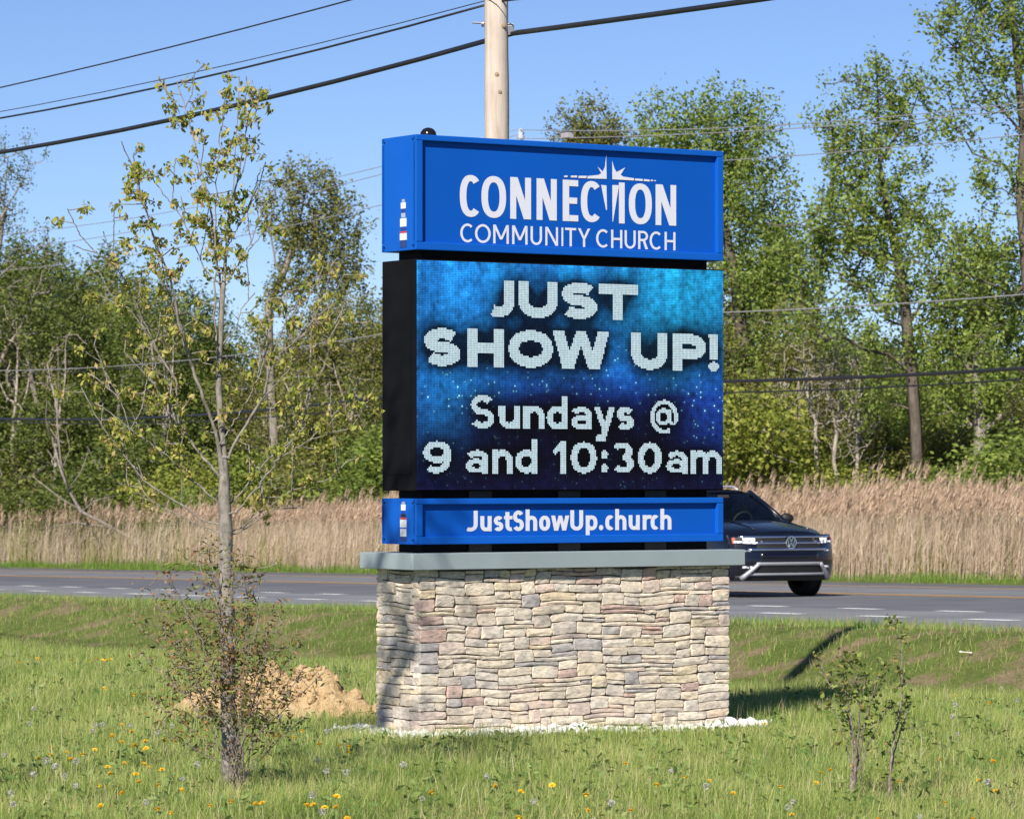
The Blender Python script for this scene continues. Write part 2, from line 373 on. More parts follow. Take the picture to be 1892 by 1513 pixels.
def mat_blue():
    m, nt, N, L, b = nodes_of('blue_paint')
    n = noise(nt, 3, 4); r = ramp(nt, [(.3, (.004, .094, .46)), (.7, (.005, .102, .50))]); L.new(n.outputs[0], r.inputs[0])
    L.new(r.outputs[0], b.inputs['Base Color']); b.inputs['Roughness'].default_value = .5; b.inputs['Specular IOR Level'].default_value = .15
    n2 = noise(nt, 220, 2); bump(nt, n2.outputs[0], .05, .001, b); return m
M_blue = mat_blue()
M_face = mat_plain('blue_face_panel', (.004, .086, .44), .45, var=.04, vscale=2, spec=.1)
M_vinyl = mat_plain('white_vinyl', (.66, .67, .75), .5, var=.02, spec=.2)
M_black = mat_plain('black_steel', (.006, .006, .007), .6, var=.25, bstr=.1, spec=.08)
M_cap = mat_plain('grey_green_cap_paint', (.275, .325, .345), .55, var=.05, vscale=4, bstr=.15, bscale=90, bdist=.001)
M_dark = mat_plain('dark_brown_steel', (.018, .013, .010), .6, var=.4)

def cabinet(name, z0, z1, fr, label):
    root = MB(); x0, x1, y0, y1 = -SW / 2, SW / 2, -SD / 2, SD / 2
    root.box(x0 + .004, x1 - .004, y0 + .040, y1 - .040, z0 + .004, z1 - .004)
    cab = root.build(name, M_blue, sign, bevel=.003); cab['label'] = label
    # folded end caps, top and bottom trays, retaining frames
    for s in (-1, 1):
        MB().box(min(s * SW / 2, s * (SW / 2 - fr * .2)), max(s * SW / 2, s * (SW / 2 - fr * .2)), y0 + .012, y1 - .012, z0, z1).build('end_panel', M_blue, cab, bevel=.004)
    for yy, nm in ((y0, 'face_frame'), (y1 - .042, 'face_frame')):
        f = MB(); b = .042
        f.box(x0, x1, yy, yy + b, z1 - fr * .75, z1); f.box(x0, x1, yy, yy + b, z0, z0 + fr)
        f.box(x0, x0 + fr, yy, yy + b, z0 + fr + .0005, z1 - fr * .75 - .0005); f.box(x1 - fr, x1, yy, yy + b, z0 + fr + .0005, z1 - fr * .75 - .0005)
        f.build(nm, M_blue, cab, bevel=.006)
    for yy in (y0 + .032, y1 - .038):
        MB().box(x0 + fr - .006, x1 - fr + .006, yy, yy + .006, z0 + fr - .006, z1 - fr * .75 + .006).build('face_panel', M_face, cab)
    for zz in (z0 + .03, z1 - .03):
        for yy in (y0 + .04, y1 - .04): MB().lathe([(0.0, -.004), (.006, -.004), (.006, 0)], 8, 'x', (x0, yy, zz)).build('screw', M_black, cab)
    return cab
up = cabinet('upper_cabinet', 3.192, 3.956, .052, 'blue top cabinet with the church name')
lo = cabinet('lower_cabinet', 1.238, 1.543, .052, 'narrow blue bottom cabinet with the web address')

def place_letters(word, boxes, base, cap, sx, sy, parent, y, mat, **kw):
    for ch, (a, b) in zip(word, boxes):
        w = (b - a) / cap
        g = glyph(ch, w, sx, sy, **kw)
        obj('letter', letter_mesh('letter_' + ch, g, cap), mat, parent, (a, y, base))
YF = -SD / 2 + .0295
def boxes(x0, k, cols): return [(sx_of(x0 + a * k), sx_of(x0 + b * k)) for a, b in cols]
k1 = 720 / 1892
# CONNECTION: the T is the white negative between two blades below a starburst
place_letters('CONNECION', boxes(680, k1, [(457, 556), (562, 682), (702, 803), (830, 928), (957, 1032), (1045, 1142), (1230, 1258), (1278, 1390), (1408, 1508)]),
              3.425, .281, .188, .150, up, YF, M_vinyl, e=2.35)
k2 = 430 / 1892
place_letters('COMMUNITYCHURCH', boxes(840, k2, [(65, 175), (185, 313), (333, 460), (487, 612), (637, 730), (757, 860), (888, 903), (918, 1008), (1022, 1122), (1170, 1275), (1292, 1383), (1402, 1492), (1512, 1592), (1605, 1705), (1727, 1815)]),
              3.254, .126, .148, .125, up, YF, M_vinyl, e=2.0)
def logo(pts):
    P = [(sx_of(680 + x * k1), sz_of(680 + x * k1, 220 + y * k1)) for x, y in pts]
    me = bpy.data.meshes.new('logo_piece'); me.from_pydata([(x, 0, z) for x, z in P], [], [tuple(range(len(P)))]); me.update()
    return obj('logo_piece', me, M_vinyl, up, (0, YF - .0015, 0))
for p in ([(1078, 276), (1130, 271), (1144, 263), (1125, 230), (1151, 254), (1161, 232), (1168, 174), (1170, 290), (1075, 288)],
          [(1197, 202), (1207, 238), (1218, 257), (1260, 235), (1238, 270), (1250, 279), (1303, 287), (1303, 298), (1197, 292)],
          [(964, 274), (981, 274), (980, 282), (963, 282)], [(996, 274), (1027, 274), (1026, 284), (995, 283)], [(1034, 275), (1074, 275), (1071, 287), (1032, 286)],
          [(1308, 288), (1346, 291), (1344, 301), (1307, 298)], [(1351, 291), (1379, 294), (1378, 303), (1349, 301)], [(1384, 294), (1396, 295), (1395, 302), (1383, 301)], [(1401, 296), (1410, 297), (1409, 302), (1400, 301)],
          [(1143, 319), (1169, 322), (1172, 444), (1166, 438)], [(1197, 320), (1230, 321), (1201, 498), (1198, 498)]):
    logo(p)
k3 = 400 / 1892
place_letters('JustShowUp.church', boxes(860, k3, [(32, 128), (150, 250), (268, 352), (358, 432), (435, 532), (547, 648), (665, 762), (770, 928), (937, 1050), (1072, 1175), (1188, 1226), (1243, 1320), (1330, 1428), (1447, 1545), (1570, 1640), (1640, 1712), (1725, 1822)]),
              CAMZ - .368, .138, .235, .185, lo, YF, M_vinyl, xh=.74, asc=1.06, e=2.3, desc=.31)
# approval stickers on the left end of both cabinets, dome on top
M_stk = mat_plain('paper_label', (.75, .75, .78), .5, var=.08, vscale=80); M_stk2 = mat_plain('navy_label', (.02, .05, .20), .5)
M_red = mat_plain('red_label_strip', (.5, .05, .04), .5); M_slv = mat_plain('silver_label', (.35, .38, .45), .4)
def stickers(cab, z0, items):
    for dz, h, w, m in items:
        MB().box(-SW / 2 - .0022, -SW / 2 + .001, -.06 - w / 2, -.06 + w / 2, z0 + dz, z0 + dz + h).build('approval_label', m, cab)
stickers(up, 3.192, [(.02, .05, .085, M_stk2), (.0705, .045, .085, M_stk), (.117, .012, .085, M_red), (.135, .02, .06, M_stk2), (.16, .055, .078, M_stk), (.22, .03, .05, M_slv), (.255, .02, .05, M_stk2), (.28, .04, .06, M_stk), (.322, .02, .035, M_slv)])
stickers(lo, 1.238, [(.02, .03, .075, M_stk2), (.052, .052, .075, M_stk), (.112, .052, .08, M_stk), (.166, .012, .08, M_red), (.181, .022, .06, M_dark), (.208, .012, .03, M_stk2), (.226, .04, .055, M_stk), (.268, .015, .035, M_slv)])
MB().lathe([(.055, 0), (.056, .02), (.05, .04), (.035, .058), (.015, .066), (.0005, .068)], 20, 'z', (-SW / 2 + .22, -.02, 3.957)).build('photocell_dome', mat_plain('black_dome', (.01, .01, .012), .15), sign, smooth=True)

# steel core between the cabinets
for za, zb in ((1.181, 1.243), (1.538, 1.605), (3.12, 3.198)):
    MB().box(-SW / 2 + .09, SW / 2 - .09, -SD / 2 + .075, SD / 2 - .075, za, zb).build('steel_core', M_black, sign, bevel=.003)
M_post = mat_plain('brown_square_post', (.10, .07, .05), .6, var=.3)
for xx in (-.72, .0, .72):
    MB().box(xx - .09, xx + .09, -SD / 2 + .055, -SD / 2 + .0745, 1.184, 1.236).build('mounting_bracket', M_dark, sign)
    MB().box(xx - .09, xx + .09, -SD / 2 + .055, -SD / 2 + .0745, 1.545, 1.592).build('mounting_bracket', M_dark, sign)

# LED screen: black housing and its lit picture elements, each a little raised tile
LZ0, LZ1 = 1.594, 3.131
led = MB().box(-SW / 2 + .002, SW / 2 - .002, -SD / 2 + .004, SD / 2 - .004, LZ0, LZ1).build('led_housing', M_black, sign, bevel=.006)
led['label'] = 'black housing of the message screen'
MB().box(-SW / 2 - .001, -SW / 2 + .004, -.15, .15, 1.70, 3.02).build('access_door', M_black, led, bevel=.002)
PITCH = .0117; NCOL = int((SW - .006) / PITCH); NROW = int((LZ1 - LZ0 - .008) / PITCH)
cxs = -SW / 2 + .003 + ((SW - .006) - NCOL * PITCH) / 2 + (np.arange(NCOL) + .5) * PITCH
czs = LZ0 + .004 + ((LZ1 - LZ0 - .008) - NROW * PITCH) / 2 + (np.arange(NROW) + .5) * PITCH
PX, PZ = np.meshgrid(cxs, czs)
ink = np.zeros(PX.shape); lines = []
def inside(pz, X, Z):
    r = np.zeros(X.shape, bool); n = len(pz); j = n - 1
    for i in range(n):
        (xi, zi), (xj, zj) = pz[i], pz[j]
        if zi != zj: r ^= ((zi > Z) != (zj > Z)) & (X < (xj - xi) * (Z - zi) / (zj - zi) + xi)
        j = i
    return r
k4 = 720 / 1892
def led_text(word, cols, base, cap, sx, sy, **kw):
    for ch, (a, b) in zip(word, boxes(680, k4, cols)):
        w = (b - a) / cap; lm = np.zeros(PX.shape)
        for i, pz in quads_of(glyph(ch, w, sx, sy, **kw)):
            P = pz * cap + np.array([a, base])
            x0, x1, z0, z1 = P[:, 0].min() - PITCH, P[:, 0].max() + PITCH, P[:, 1].min() - PITCH, P[:, 1].max() + PITCH
            c = np.where((cxs > x0) & (cxs < x1))[0]; r = np.where((czs > z0) & (czs < z1))[0]
            if len(c) and len(r):
                sl_ = np.ix_(r, c); lm[sl_] = np.maximum(lm[sl_], inside(P, PX[sl_], PZ[sl_]))
        lm[ink > .5] = 0; lines.append(lm); np.maximum(ink, lm, out=ink)
led_text('JUST', [(600, 710), (730, 922), (938, 1113), (1120, 1308)], 2.761, .247, .335, .285, e=2.3)
led_text('SHOW', [(268, 450), (480, 660), (683, 897), (897, 1170)], 2.425, .25, .335, .285, e=2.3)
led_text('UP!', [(1278, 1455), (1480, 1640), (1650, 1705)], 2.425, .25, .335, .285, e=2.3)
led_text('Sundays', [(497, 612), (635, 738), (755, 857), (867, 970), (985, 1088), (1095, 1200), (1205, 1292)], 2.010, .226, .21, .185, xh=.69, e=2.2, desc=.34)
led_text('@', [(1370, 1505)], 1.985, .232, .24, .2)
led_text('9', [(268, 402)], 1.712, .212, .25, .20, e=2.2)
led_text('and', [(475, 583), (600, 703), (715, 822)], 1.712, .212, .235, .20, xh=.74, e=2.2, asc=1.06)
led_text('10:30', [(900, 962), (985, 1110), (1130, 1165), (1185, 1290), (1310, 1425)], 1.712, .212, .25, .20, e=2.2)
led_text('am', [(1447, 1550), (1565, 1717)], 1.712, .212, .225, .195, xh=.74, e=2.2)
# the moving background of the screen: aurora streaks above, blue dust below, dark halo round the words
rng = np.random.default_rng(5)
def smooth(a, r, ax):
    k = np.exp(-.5 * (np.arange(-3 * r, 3 * r + 1) / r) ** 2); k /= k.sum()
    return np.apply_along_axis(lambda v: np.convolve(np.pad(v, 3 * r, 'edge'), k, 'valid'), ax, a)
u = (PX + SW / 2) / SW; v = (PZ - LZ0) / (LZ1 - LZ0)
halo = smooth(smooth(ink, 6, 0), 6, 1); halo = np.clip(halo * 3.0, 0, 1)
big = smooth(smooth(rng.random(ink.shape), 12, 0), 9, 1); big = (big - big.min()) / (big.max() - big.min())
streak = smooth(smooth(rng.random(ink.shape), 30, 0), 2, 1); mott = smooth(smooth(rng.random(ink.shape), 1, 0), 1, 1); mott = (mott - mott.mean()) / mott.std()
streak = (streak - streak.min()) / (streak.max() - streak.min())
top = np.clip((v - .42) / .5, 0, 1) ** .8
cols = .52 + .28 * np.exp(-((u - .84) / .13) ** 2) + .42 * np.exp(-((u - .14) / .12) ** 2) + .36 * np.exp(-((u - .55) / .16) ** 2) * (v > .5)
a = top * cols * (.35 + .95 * streak) * 1.15
blob = np.exp(-((u - .04) / .13) ** 2 - ((v - .37) / .16) ** 2) + .75 * np.exp(-((u - .16) / .2) ** 2 - ((v - .46) / .08) ** 2) + .8 * np.exp(-((u - .66) / .1) ** 2 - ((v - .52) / .14) ** 2) + .9 * np.exp(-((u - .97) / .10) ** 2 - ((v - .42) / .22) ** 2) + .25 * np.exp(-((v - .47) / .07) ** 2)
d = np.clip(blob, 0, 1.2) * (.35 + .9 * big)
base = np.stack([.002 + 0 * a, .004 + 0 * a, .022 + .012 * big], -1)
a = a * 1.18; d = d * .85
cyan = np.stack([.002 + .01 * a, .27 * a * (.66 + .42 * np.exp(-((u - .86) / .22) ** 2) + .25 * streak), .62 * a], -1)
navy = np.stack([.006 * d, .06 * d * (1 + 1.2 * np.exp(-((u - .1) / .2) ** 2)), .38 * d], -1)
spark = (rng.random(ink.shape) > .978) * np.clip(blob + .10, 0, 1) * rng.random(ink.shape)
spark = np.maximum(spark, .4 * smooth(smooth(spark, 1, 0), 1, 1))[..., None] * np.stack([.15 + .15 * big, .35 + .5 * streak, .7 + 0 * a], -1) * 1.3
rgb = (base + cyan + navy + spark) * (1 - .93 * halo[..., None])
rgb = 1.08 * rgb * np.clip(1 + .17 * mott, .35, 1.9)[..., None] * (.84 + .32 * rng.random(ink.shape))[..., None]
white = np.array([.47, .61, .67]) * (.90 + .2 * rng.random(ink.shape))[..., None] * (1 + .08 * (big[..., None] - .5) * np.array([-1, .5, 1]))
def mat_led():
    m, nt, N, L, b = nodes_of('lit_picture_elements')
    at_ = N.new('ShaderNodeAttribute'); at_.attribute_name = 'screen'
    L.new(at_.outputs['Color'], b.inputs['Emission Color']); b.inputs['Emission Strength'].default_value = 1.0
    b.inputs['Base Color'].default_value = (.004, .004, .005, 1); b.inputs['Roughness'].default_value = .7; b.inputs['Specular IOR Level'].default_value = .05
    return m
M_led = mat_led()
def led_mesh(name, mask, colour):
    r, c = np.where(mask); n = len(r); h = PITCH * .425
    x, z = PX[r, c], PZ[r, c]
    V = np.stack([np.stack([x + sx_, np.full(n, -SD / 2 - .0005), z + sz_], -1) for sx_, sz_ in ((-h, -h), (h, -h), (h, h), (-h, h))], 1).reshape(-1, 3)
    me = np_mesh(name, V, [np.arange(4 * n).reshape(-1, 4)])
    at_ = me.attributes.new('screen', 'FLOAT_COLOR', 'POINT')
    cc = np.repeat(np.concatenate([colour[r, c], np.ones((n, 1))], -1), 4, axis=0).astype(np.float32)
    at_.data.foreach_set('color', cc.ravel()); return me
s_ = obj('screen_background', led_mesh('screen_background', ink < .5, rgb), M_led, led)
for lm in lines: obj('screen_letter', led_mesh('screen_letter', lm > .5, white), M_led, led)

# ------------------------------------------------------------------ stone base
BW, BD, BH = 2.54, .57, 1.072
stone_base = MB().box(-BW / 2 + .037, BW / 2 - .037, -BD / 2 + .037, BD / 2 - .037, -.3, BH).build('stone_base', mat_plain('mortar', (.17, .15, .12), .95, var=.3, bstr=.5, bscale=70, bdist=.006), sign)
stone_base['label'] = 'stacked ledge stone base in cream, tan, pink and grey'
capm = MB().box(-1.36, 1.36, -.34, .34, BH + .001, 1.181); capm.build('cap', M_cap, sign, bevel=.004)['label'] = 'pale grey green metal cap'
def mat_stone():
    m, nt, N, L, b = nodes_of('ledge_stone')
    oi = N.new('ShaderNodeObjectInfo')
    r = ramp(nt, [(0, (.74, .65, .54)), (.14, (.80, .72, .61)), (.30, (.71, .62, .51)), (.44, (.77, .67, .56)), (.56, (.66, .59, .52)), (.66, (.70, .58, .51)), (.74, (.76, .65, .48)), (.80, (.50, .47, .46)), (.86, (.73, .66, .58)), (.94, (.60, .45, .40)), (1, (.44, .42, .43))], 'CONSTANT')
    L.new(oi.outputs['Random'], r.inputs[0])
    tc = N.new('ShaderNodeTexCoord'); ad = N.new('ShaderNodeVectorMath'); ad.operation = 'ADD'
    mu = N.new('ShaderNodeVectorMath'); mu.operation = 'SCALE'; mu.inputs[0].default_value = (17, 31, 23)
    L.new(oi.outputs['Random'], mu.inputs['Scale']); L.new(tc.outputs['Object'], ad.inputs[0]); L.new(mu.outputs[0], ad.inputs[1])
    mp = N.new('ShaderNodeMapping'); mp.inputs['Scale'].default_value = (1, 1, 2.4); L.new(ad.outputs[0], mp.inputs[0])
    n1 = N.new('ShaderNodeTexNoise'); n1.inputs['Scale'].default_value = 24; n1.inputs['Detail'].default_value = 8; n1.inputs['Roughness'].default_value = .72; L.new(mp.outputs[0], n1.inputs[0])
    n2 = N.new('ShaderNodeTexNoise'); n2.inputs['Scale'].default_value = 7; n2.inputs['Detail'].default_value = 4; L.new(ad.outputs[0], n2.inputs[0])
    r1 = ramp(nt, [(.28, (.30, .28, .27)), (.43, (.84, .83, .82)), (.56, (1.05, 1.04, 1.0)), (.72, (1.28, 1.26, 1.2))]); L.new(n1.outputs[0], r1.inputs[0])
    r2 = ramp(nt, [(.34, (.70, .69, .71)), (.50, (1, 1, 1)), (.68, (1.06, 1.0, .93))]); L.new(n2.outputs[0], r2.inputs[0])
    c = mix(nt, 1., r.outputs[0], r1.outputs[0], 'MULTIPLY'); c = mix(nt, 1., c, r2.outputs[0], 'MULTIPLY')
    L.new(c, b.inputs['Base Color']); b.inputs['Roughness'].default_value = .9; b.inputs['Specular IOR Level'].default_value = .2
    bump(nt, n1.outputs[0], .9, .011, b); return m
M_stone = mat_stone()
def pack(W, H, rng, cw=.030, ch=.0288):
    """ledge stones laid from the bottom up, some one, some two or three units high"""
    nc, nr = int(round(W / cw)), int(round(H / ch)); occ = np.zeros((nr, nc), bool); out = []
    for r in range(nr):
        c = 0
        while c < nc:
            if occ[r, c]: c += 1; continue
            run = 0
            while c + run < nc and not occ[r, c + run]: run += 1
            h = rng.choice([1, 2, 3], p=[.34, .44, .22]); h = min(h, nr - r)
            w = int(rng.integers(*((4, 8) if h == 3 else (4, 11) if h == 2 else (5, 13))))
            if run - w < 3: w = run if run <= 12 else w - 3
            w = max(1, min(w, run))
            occ[r:r + h, c:c + w] = True; out.append((c * W / nc, (c + w) * W / nc, r * H / nr, (r + h) * H / nr)); c += w
    return out
def warp(x, z, k=1.0): return x + k * .006 * math.sin(9 * z + 3 * x) + k * .004 * math.sin(31 * z), z + .007 * math.sin(5.3 * x + 2 * z) + .005 * math.sin(13 * x + 7 * z)
def stone_mesh(x0, x1, z0, z1, rng, W=9.):
    kw = float(sstep(.0, .25, min(x0, W - x1)))
    g = .0025; cx_, cz_ = (x0 + x1) / 2, (z0 + z1) / 2; hx, hz = (x1 - x0) / 2 - g, (z1 - z0) / 2 - g
    n = 12; e = rng.uniform(8, 20) if hz < .03 else rng.uniform(6, 16)
    dep = rng.uniform(.022, .034)
    sk = rng.uniform(-.18, .18) * hz
    a0 = np.arange(n) * 2 * math.pi / n + .26
    ring = []
    for a in a0:
        c, s = math.cos(a), math.sin(a)
        rr = (abs(c) ** e + abs(s) ** e) ** (-1 / e)
        x, z = cx_ + hx * rr * c + sk * s, cz_ + hz * rr * s
        x, z = warp(x + rng.uniform(-.0030, .0030), z + rng.uniform(-.0032, .0022), kw); ring.append((x, z))
    x00, z00 = warp(cx_, cz_, kw)
    V = []; tiltx, tiltz = rng.uniform(-.06, .06), rng.uniform(-.08, .05)
    for f, y in ((1.0, 0.055), (1.0, -dep + .004), (.94, -dep)):
        for (x, z) in ring:
            X = x00 + (x - x00) * (1 - (1 - f) * .5 * min(1, hz / hx * 2)); Z = z00 + (z - z00) * f
            yy = y if y > 0 else y + (x - x00) * tiltx * .25 + (z - z00) * tiltz + rng.uniform(-.0025, .0025)
            V.append((X, yy, Z))
    for kx in (-.45, .45): V.append((x00 + kx * hx, -dep - rng.uniform(.0, .006), z00 + rng.uniform(-.2, .2) * hz))
    Q = [(j * n + i, j * n + (i + 1) % n, (j + 1) * n + (i + 1) % n, (j + 1) * n + i) for j in (0, 1) for i in range(n)]
    A, B = 3 * n, 3 * n + 1
    for i in range(n):
        i2 = (i + 1) % n; am, am2 = math.cos(a0[i]), math.cos(a0[i2])
        h1, h2 = (B if am > 0 else A), (B if am2 > 0 else A)
        Q.append((2 * n + i, 2 * n + i2, h2)) if h1 == h2 else Q.append((2 * n + i, 2 * n + i2, h2, h1))
    return V, Q
srng = np.random.default_rng(21)
def stone_face(W, xf, n_parts=True):
    acc = MB()
    for x0, x1, z0, z1 in pack(W, BH + .13, srng):
        z0 -= .13; z1 -= .13
        if z1 > BH - .004: z1 = BH - .004
        V, Q = stone_mesh(x0, x1, z0, z1, srng, W)
        if n_parts:
            o = MB().add(V, Q).build('stone', M_stone, stone_base); o.location = xf[0]; o.rotation_euler = (0, 0, xf[1])
        else: acc.add(V, Q)
    if not n_parts:
        o = acc.build('stone', M_stone, stone_base, kind='stuff'); o.location = xf[0]; o.rotation_euler = (0, 0, xf[1])
E_ = .032
stone_face(BW - .002, ((-BW / 2 + .001, -BD / 2 + E_, 0), 0.0))                        # front
stone_face(BD - 2 * E_ + .012, ((-BW / 2 + E_, BD / 2 - E_ + .006, 0), -math.pi / 2))              # left end
stone_face(BD - 2 * E_ + .012, ((BW / 2 - E_, -BD / 2 + E_ - .006, 0), math.pi / 2), False)        # right end, out of sight
stone_face(BW - .002, ((BW / 2 - .001, BD / 2 - E_, 0), math.pi), False)               # back, out of sight
# ------------------------------------------------------------------ utility poles and lines
def mat_pole():
    m, nt, N, L, b = nodes_of('bleached_pole_wood')
    n = noise(nt, 26, 7, .7, stretch=(1, 1, .045)); n2 = noise(nt, 2.2, 3)
    r = ramp(nt, [(.28, (.32, .25, .21)), (.42, (.54, .46, .40)), (.7, (.66, .58, .52))]); L.new(n.outputs[0], r.inputs[0])
    r2 = ramp(nt, [(.35, (.85, .82, .78)), (.65, (1.05, 1.03, 1.0))]); L.new(n2.outputs[0], r2.inputs[0])
    L.new(mix(nt, 1., r.outputs[0], r2.outputs[0], 'MULTIPLY'), b.inputs['Base Color'])
    b.inputs['Roughness'].default_value = .85; bump(nt, n.outputs[0], .6, .01, b); return m
M_pole = mat_pole(); M_steel = mat_plain('galvanised_steel', (.22, .23, .25), .45, .7, bstr=.1)
M_cable = mat_plain('black_cable', (.016, .017, .022), .5, var=.2); M_wire = mat_plain('grey_aluminium_wire', (.34, .33, .34), .5, .3)
M_porc = mat_plain('grey_porcelain', (.42, .45, .50), .25)
YP = 30.5; XP = -.0039 * YP
gzp = float(ground_z(XP, YP))
pole = empty('utility_pole', (XP, YP, gzp), 0, 'bleached wooden utility pole rising right behind the church sign', 'utility pole')
hs = np.linspace(-.4, 9.3, 40); prng = np.random.default_rng(3)
p_ = MB(); p_.tube([(.003 * math.sin(h * 1.7) - .0034 * (h - 4), .003 * math.sin(h * 2.3), h) for h in hs], [.108 - .0028 * h + .0022 * math.sin(7 * h) for h in hs], 20)
p_.build('shaft', M_pole, pole, smooth=True)
def pz(py): return CAMZ + (HY - py) / F * YP - gzp
b_ = MB(); b_.tube([(-.19, -.02, pz(44) + .005), (.13, -.02, pz(46))], .008, 8); b_.lathe([(.0, -.02), (.022, -.02), (.022, 0), (.0, 0)], 8, 'x', (-.10, -.02, pz(45.5)))
b_.build('through_bolt', M_steel, pole)
MB().box(.085, .135, -.03, .03, pz(66), pz(48)).build('cable_clamp', M_steel, pole, bevel=.004)
for (px_, py_) in ((923, 172), (918, 140), (930, 50)):       # knots in the wood
    c = at(px_, py_, YP); dx = c[0] - XP
    yy = -math.sqrt(max(.0, .1 ** 2 - dx ** 2))
    MB().lathe([(.0, .0), (.010, .002), (.013, .006), (.017, .001), (.019, .012)], 10, 'y', (dx, yy - .003, c[2] - gzp)).build('knot', mat_plain('knot_wood', (.30, .21, .14), .85), pole, smooth=True)
def wire(name, q, left, right, rad, mat, label, tmin, tmax, cat='cable', wobble=0.0, group=None):
    """left/right: measured points, each list starting at the pole; z follows a parabola along the road"""
    def pt(px, py):
        k = (px - CX) / F; Y = q / (k * PH[0] + PH[1]); p = at(px, py, Y); return qt(p[0], p[1])[1], p[2]
    pts = []
    for side, lim in ((right, tmin), (left, tmax)):
        T, Z = np.array([pt(*s) for s in side]).T
        c = np.polyfit(T, Z, min(2, len(T) - 1))
        if len(T) > 2 and c[0] < .0008:                    # keep a real sag
            c = np.polyfit(T, Z - .0012 * (T - T[0]) ** 2, 1); c = np.array([.0012, c[0] - .0024 * T[0], c[1] + .0012 * T[0] ** 2])
        ts = np.linspace(lim, T[0], 26); zs = np.polyval(c, ts)
        if side is left: ts, zs = ts[::-1], zs[::-1]
        pts += [(t, z) for t, z in zip(ts, zs)]
    P = []
    for t, z in pts:
        x, y = from_qt(q, t); P.append((x, y, z))
    o = MB().tube(P, rad, 6).mesh(name, True)
    return obj(name, o, mat, label=label, cat=cat, group=group)
QP = qt(XP, YP)[0]
wire('communication_cable', QP + .11 * PH[0], [(948, 62), (500, 180), (0, 282)], [(948, 62), (1180, 31), (1400, 0)], .021, M_cable, 'thickest black cable clamped to the near wooden pole', -46, 10)
wire('service_wire', QP, [(918, 4), (355, 148), (0, 219)], [(918, 4), (1200, -30), (1500, -62)], .0095, M_cable, 'medium black wire just above the thickest cable, meeting the pole', -46, 10)
wire('service_wire', QP - .09, [(912, -2), (320, 143), (0, 207)], [(912, -2), (1200, -38), (1500, -72)], .0042, M_cable, 'very thin wire running just above the medium black wire', -46, 10)
wire('service_wire', QP - .05, [(915, -72), (248, 100), (0, 165)], [(915, -72), (1200, -110), (1500, -140)], .007, M_cable, 'topmost dark wire crossing the upper left corner of the sky', -46, 10)
# far line along the other side of the road
QF = 47.0
x_, y_ = from_qt(QF, 28.9); gzf = float(ground_z(x_, y_))
fp = empty('utility_pole', (x_, y_, gzf), math.atan2(DH[1], DH[0]), 'distant utility pole hidden behind the sign, only its insulator top showing', 'utility pole')
MB().tube([(0, 0, -.4), (0, 0, 5), (0, 0, 9.6)], [.16, .14, .115], 12).build('shaft', mat_plain('dark_pole_wood', (.16, .12, .09), .9), fp, smooth=True)
MB().box(-.06, .06, -1.2, 1.2, 9.2, 9.34).build('crossarm', M_pole, fp)
def fz(py): return CAMZ + (HY - py) / F * y_ - gzf
for yy, zz in ((-.05, fz(238)), (-1.05, fz(262)), (1.05, fz(258))):
    MB().lathe([(.0, .0), (.04, .0), (.075, -.03), (.05, -.07), (.095, -.11), (.06, -.16), (.10, -.2), (.06, -.26), (.05, -.9)], 14, 'z', (0, yy, zz)).build('insulator', M_porc, fp, smooth=True)
def fwire(l, r, rad, m, label): return wire('power_line', QF, l, r, rad, m, label, -20, 120, 'power line')
fwire([(955, 240), (704, 308), (0, 434)], [(955, 240), (1060, 242), (1892, 190)], .011, M_wire, 'highest thin pale wire of the far line beyond the road')
fwire([(955, 258), (704, 312), (0, 466)], [(955, 258), (1400, 238), (1892, 205)], .011, M_wire, 'second thin pale wire of the far line, close under the highest')
fwire([(955, 318), (704, 373), (0, 502)], [(955, 318), (1337, 285), (1892, 255)], .011, M_wire, 'third thin pale wire of the far line, crossing the treetops')
fwire([(955, 586), (705, 600), (0, 688)], [(955, 586), (1340, 570), (1892, 548)], .014, M_wire, 'single pale wire halfway up the far trees')
fwire([(955, 590), (705, 607), (0, 694)], [(955, 590), (1340, 578), (1892, 561)], .009, M_cable, 'thin dark wire hugging the single pale wire on the far trees')
fwire([(955, 708), (705, 722), (0, 776)], [(955, 708), (1340, 696), (1892, 685)], .038, mat_plain('black_bundle', (.018, .018, .02), .35), 'thick black cable low across the far trees')
fwire([(955, 728), (705, 741), (0, 781)], [(955, 728), (1340, 719), (1892, 704)], .017, M_cable, 'thin black cable just below the thick black cable')
# small box strung on the far wires
c = at(1048, 250, 94.3)
bx = empty('splice_box', tuple(c), math.atan2(DH[1], DH[0]), 'small grey box hanging on the far wires above the sign', 'box')
MB().box(-.17, .17, -.09, .09, -.075, .065).build('housing', mat_plain('box_grey', (.36, .34, .36), .5, bstr=.1), bx, bevel=.012)
MB().box(-.18, .18, -.1, .1, .066, .09).build('lid', M_steel, bx); 
for s in (-.12, .12): MB().tube([(s, 0, .09), (s, 0, .13), (s + .03, 0, .16)], .01, 6).build('hanger', M_steel, bx)

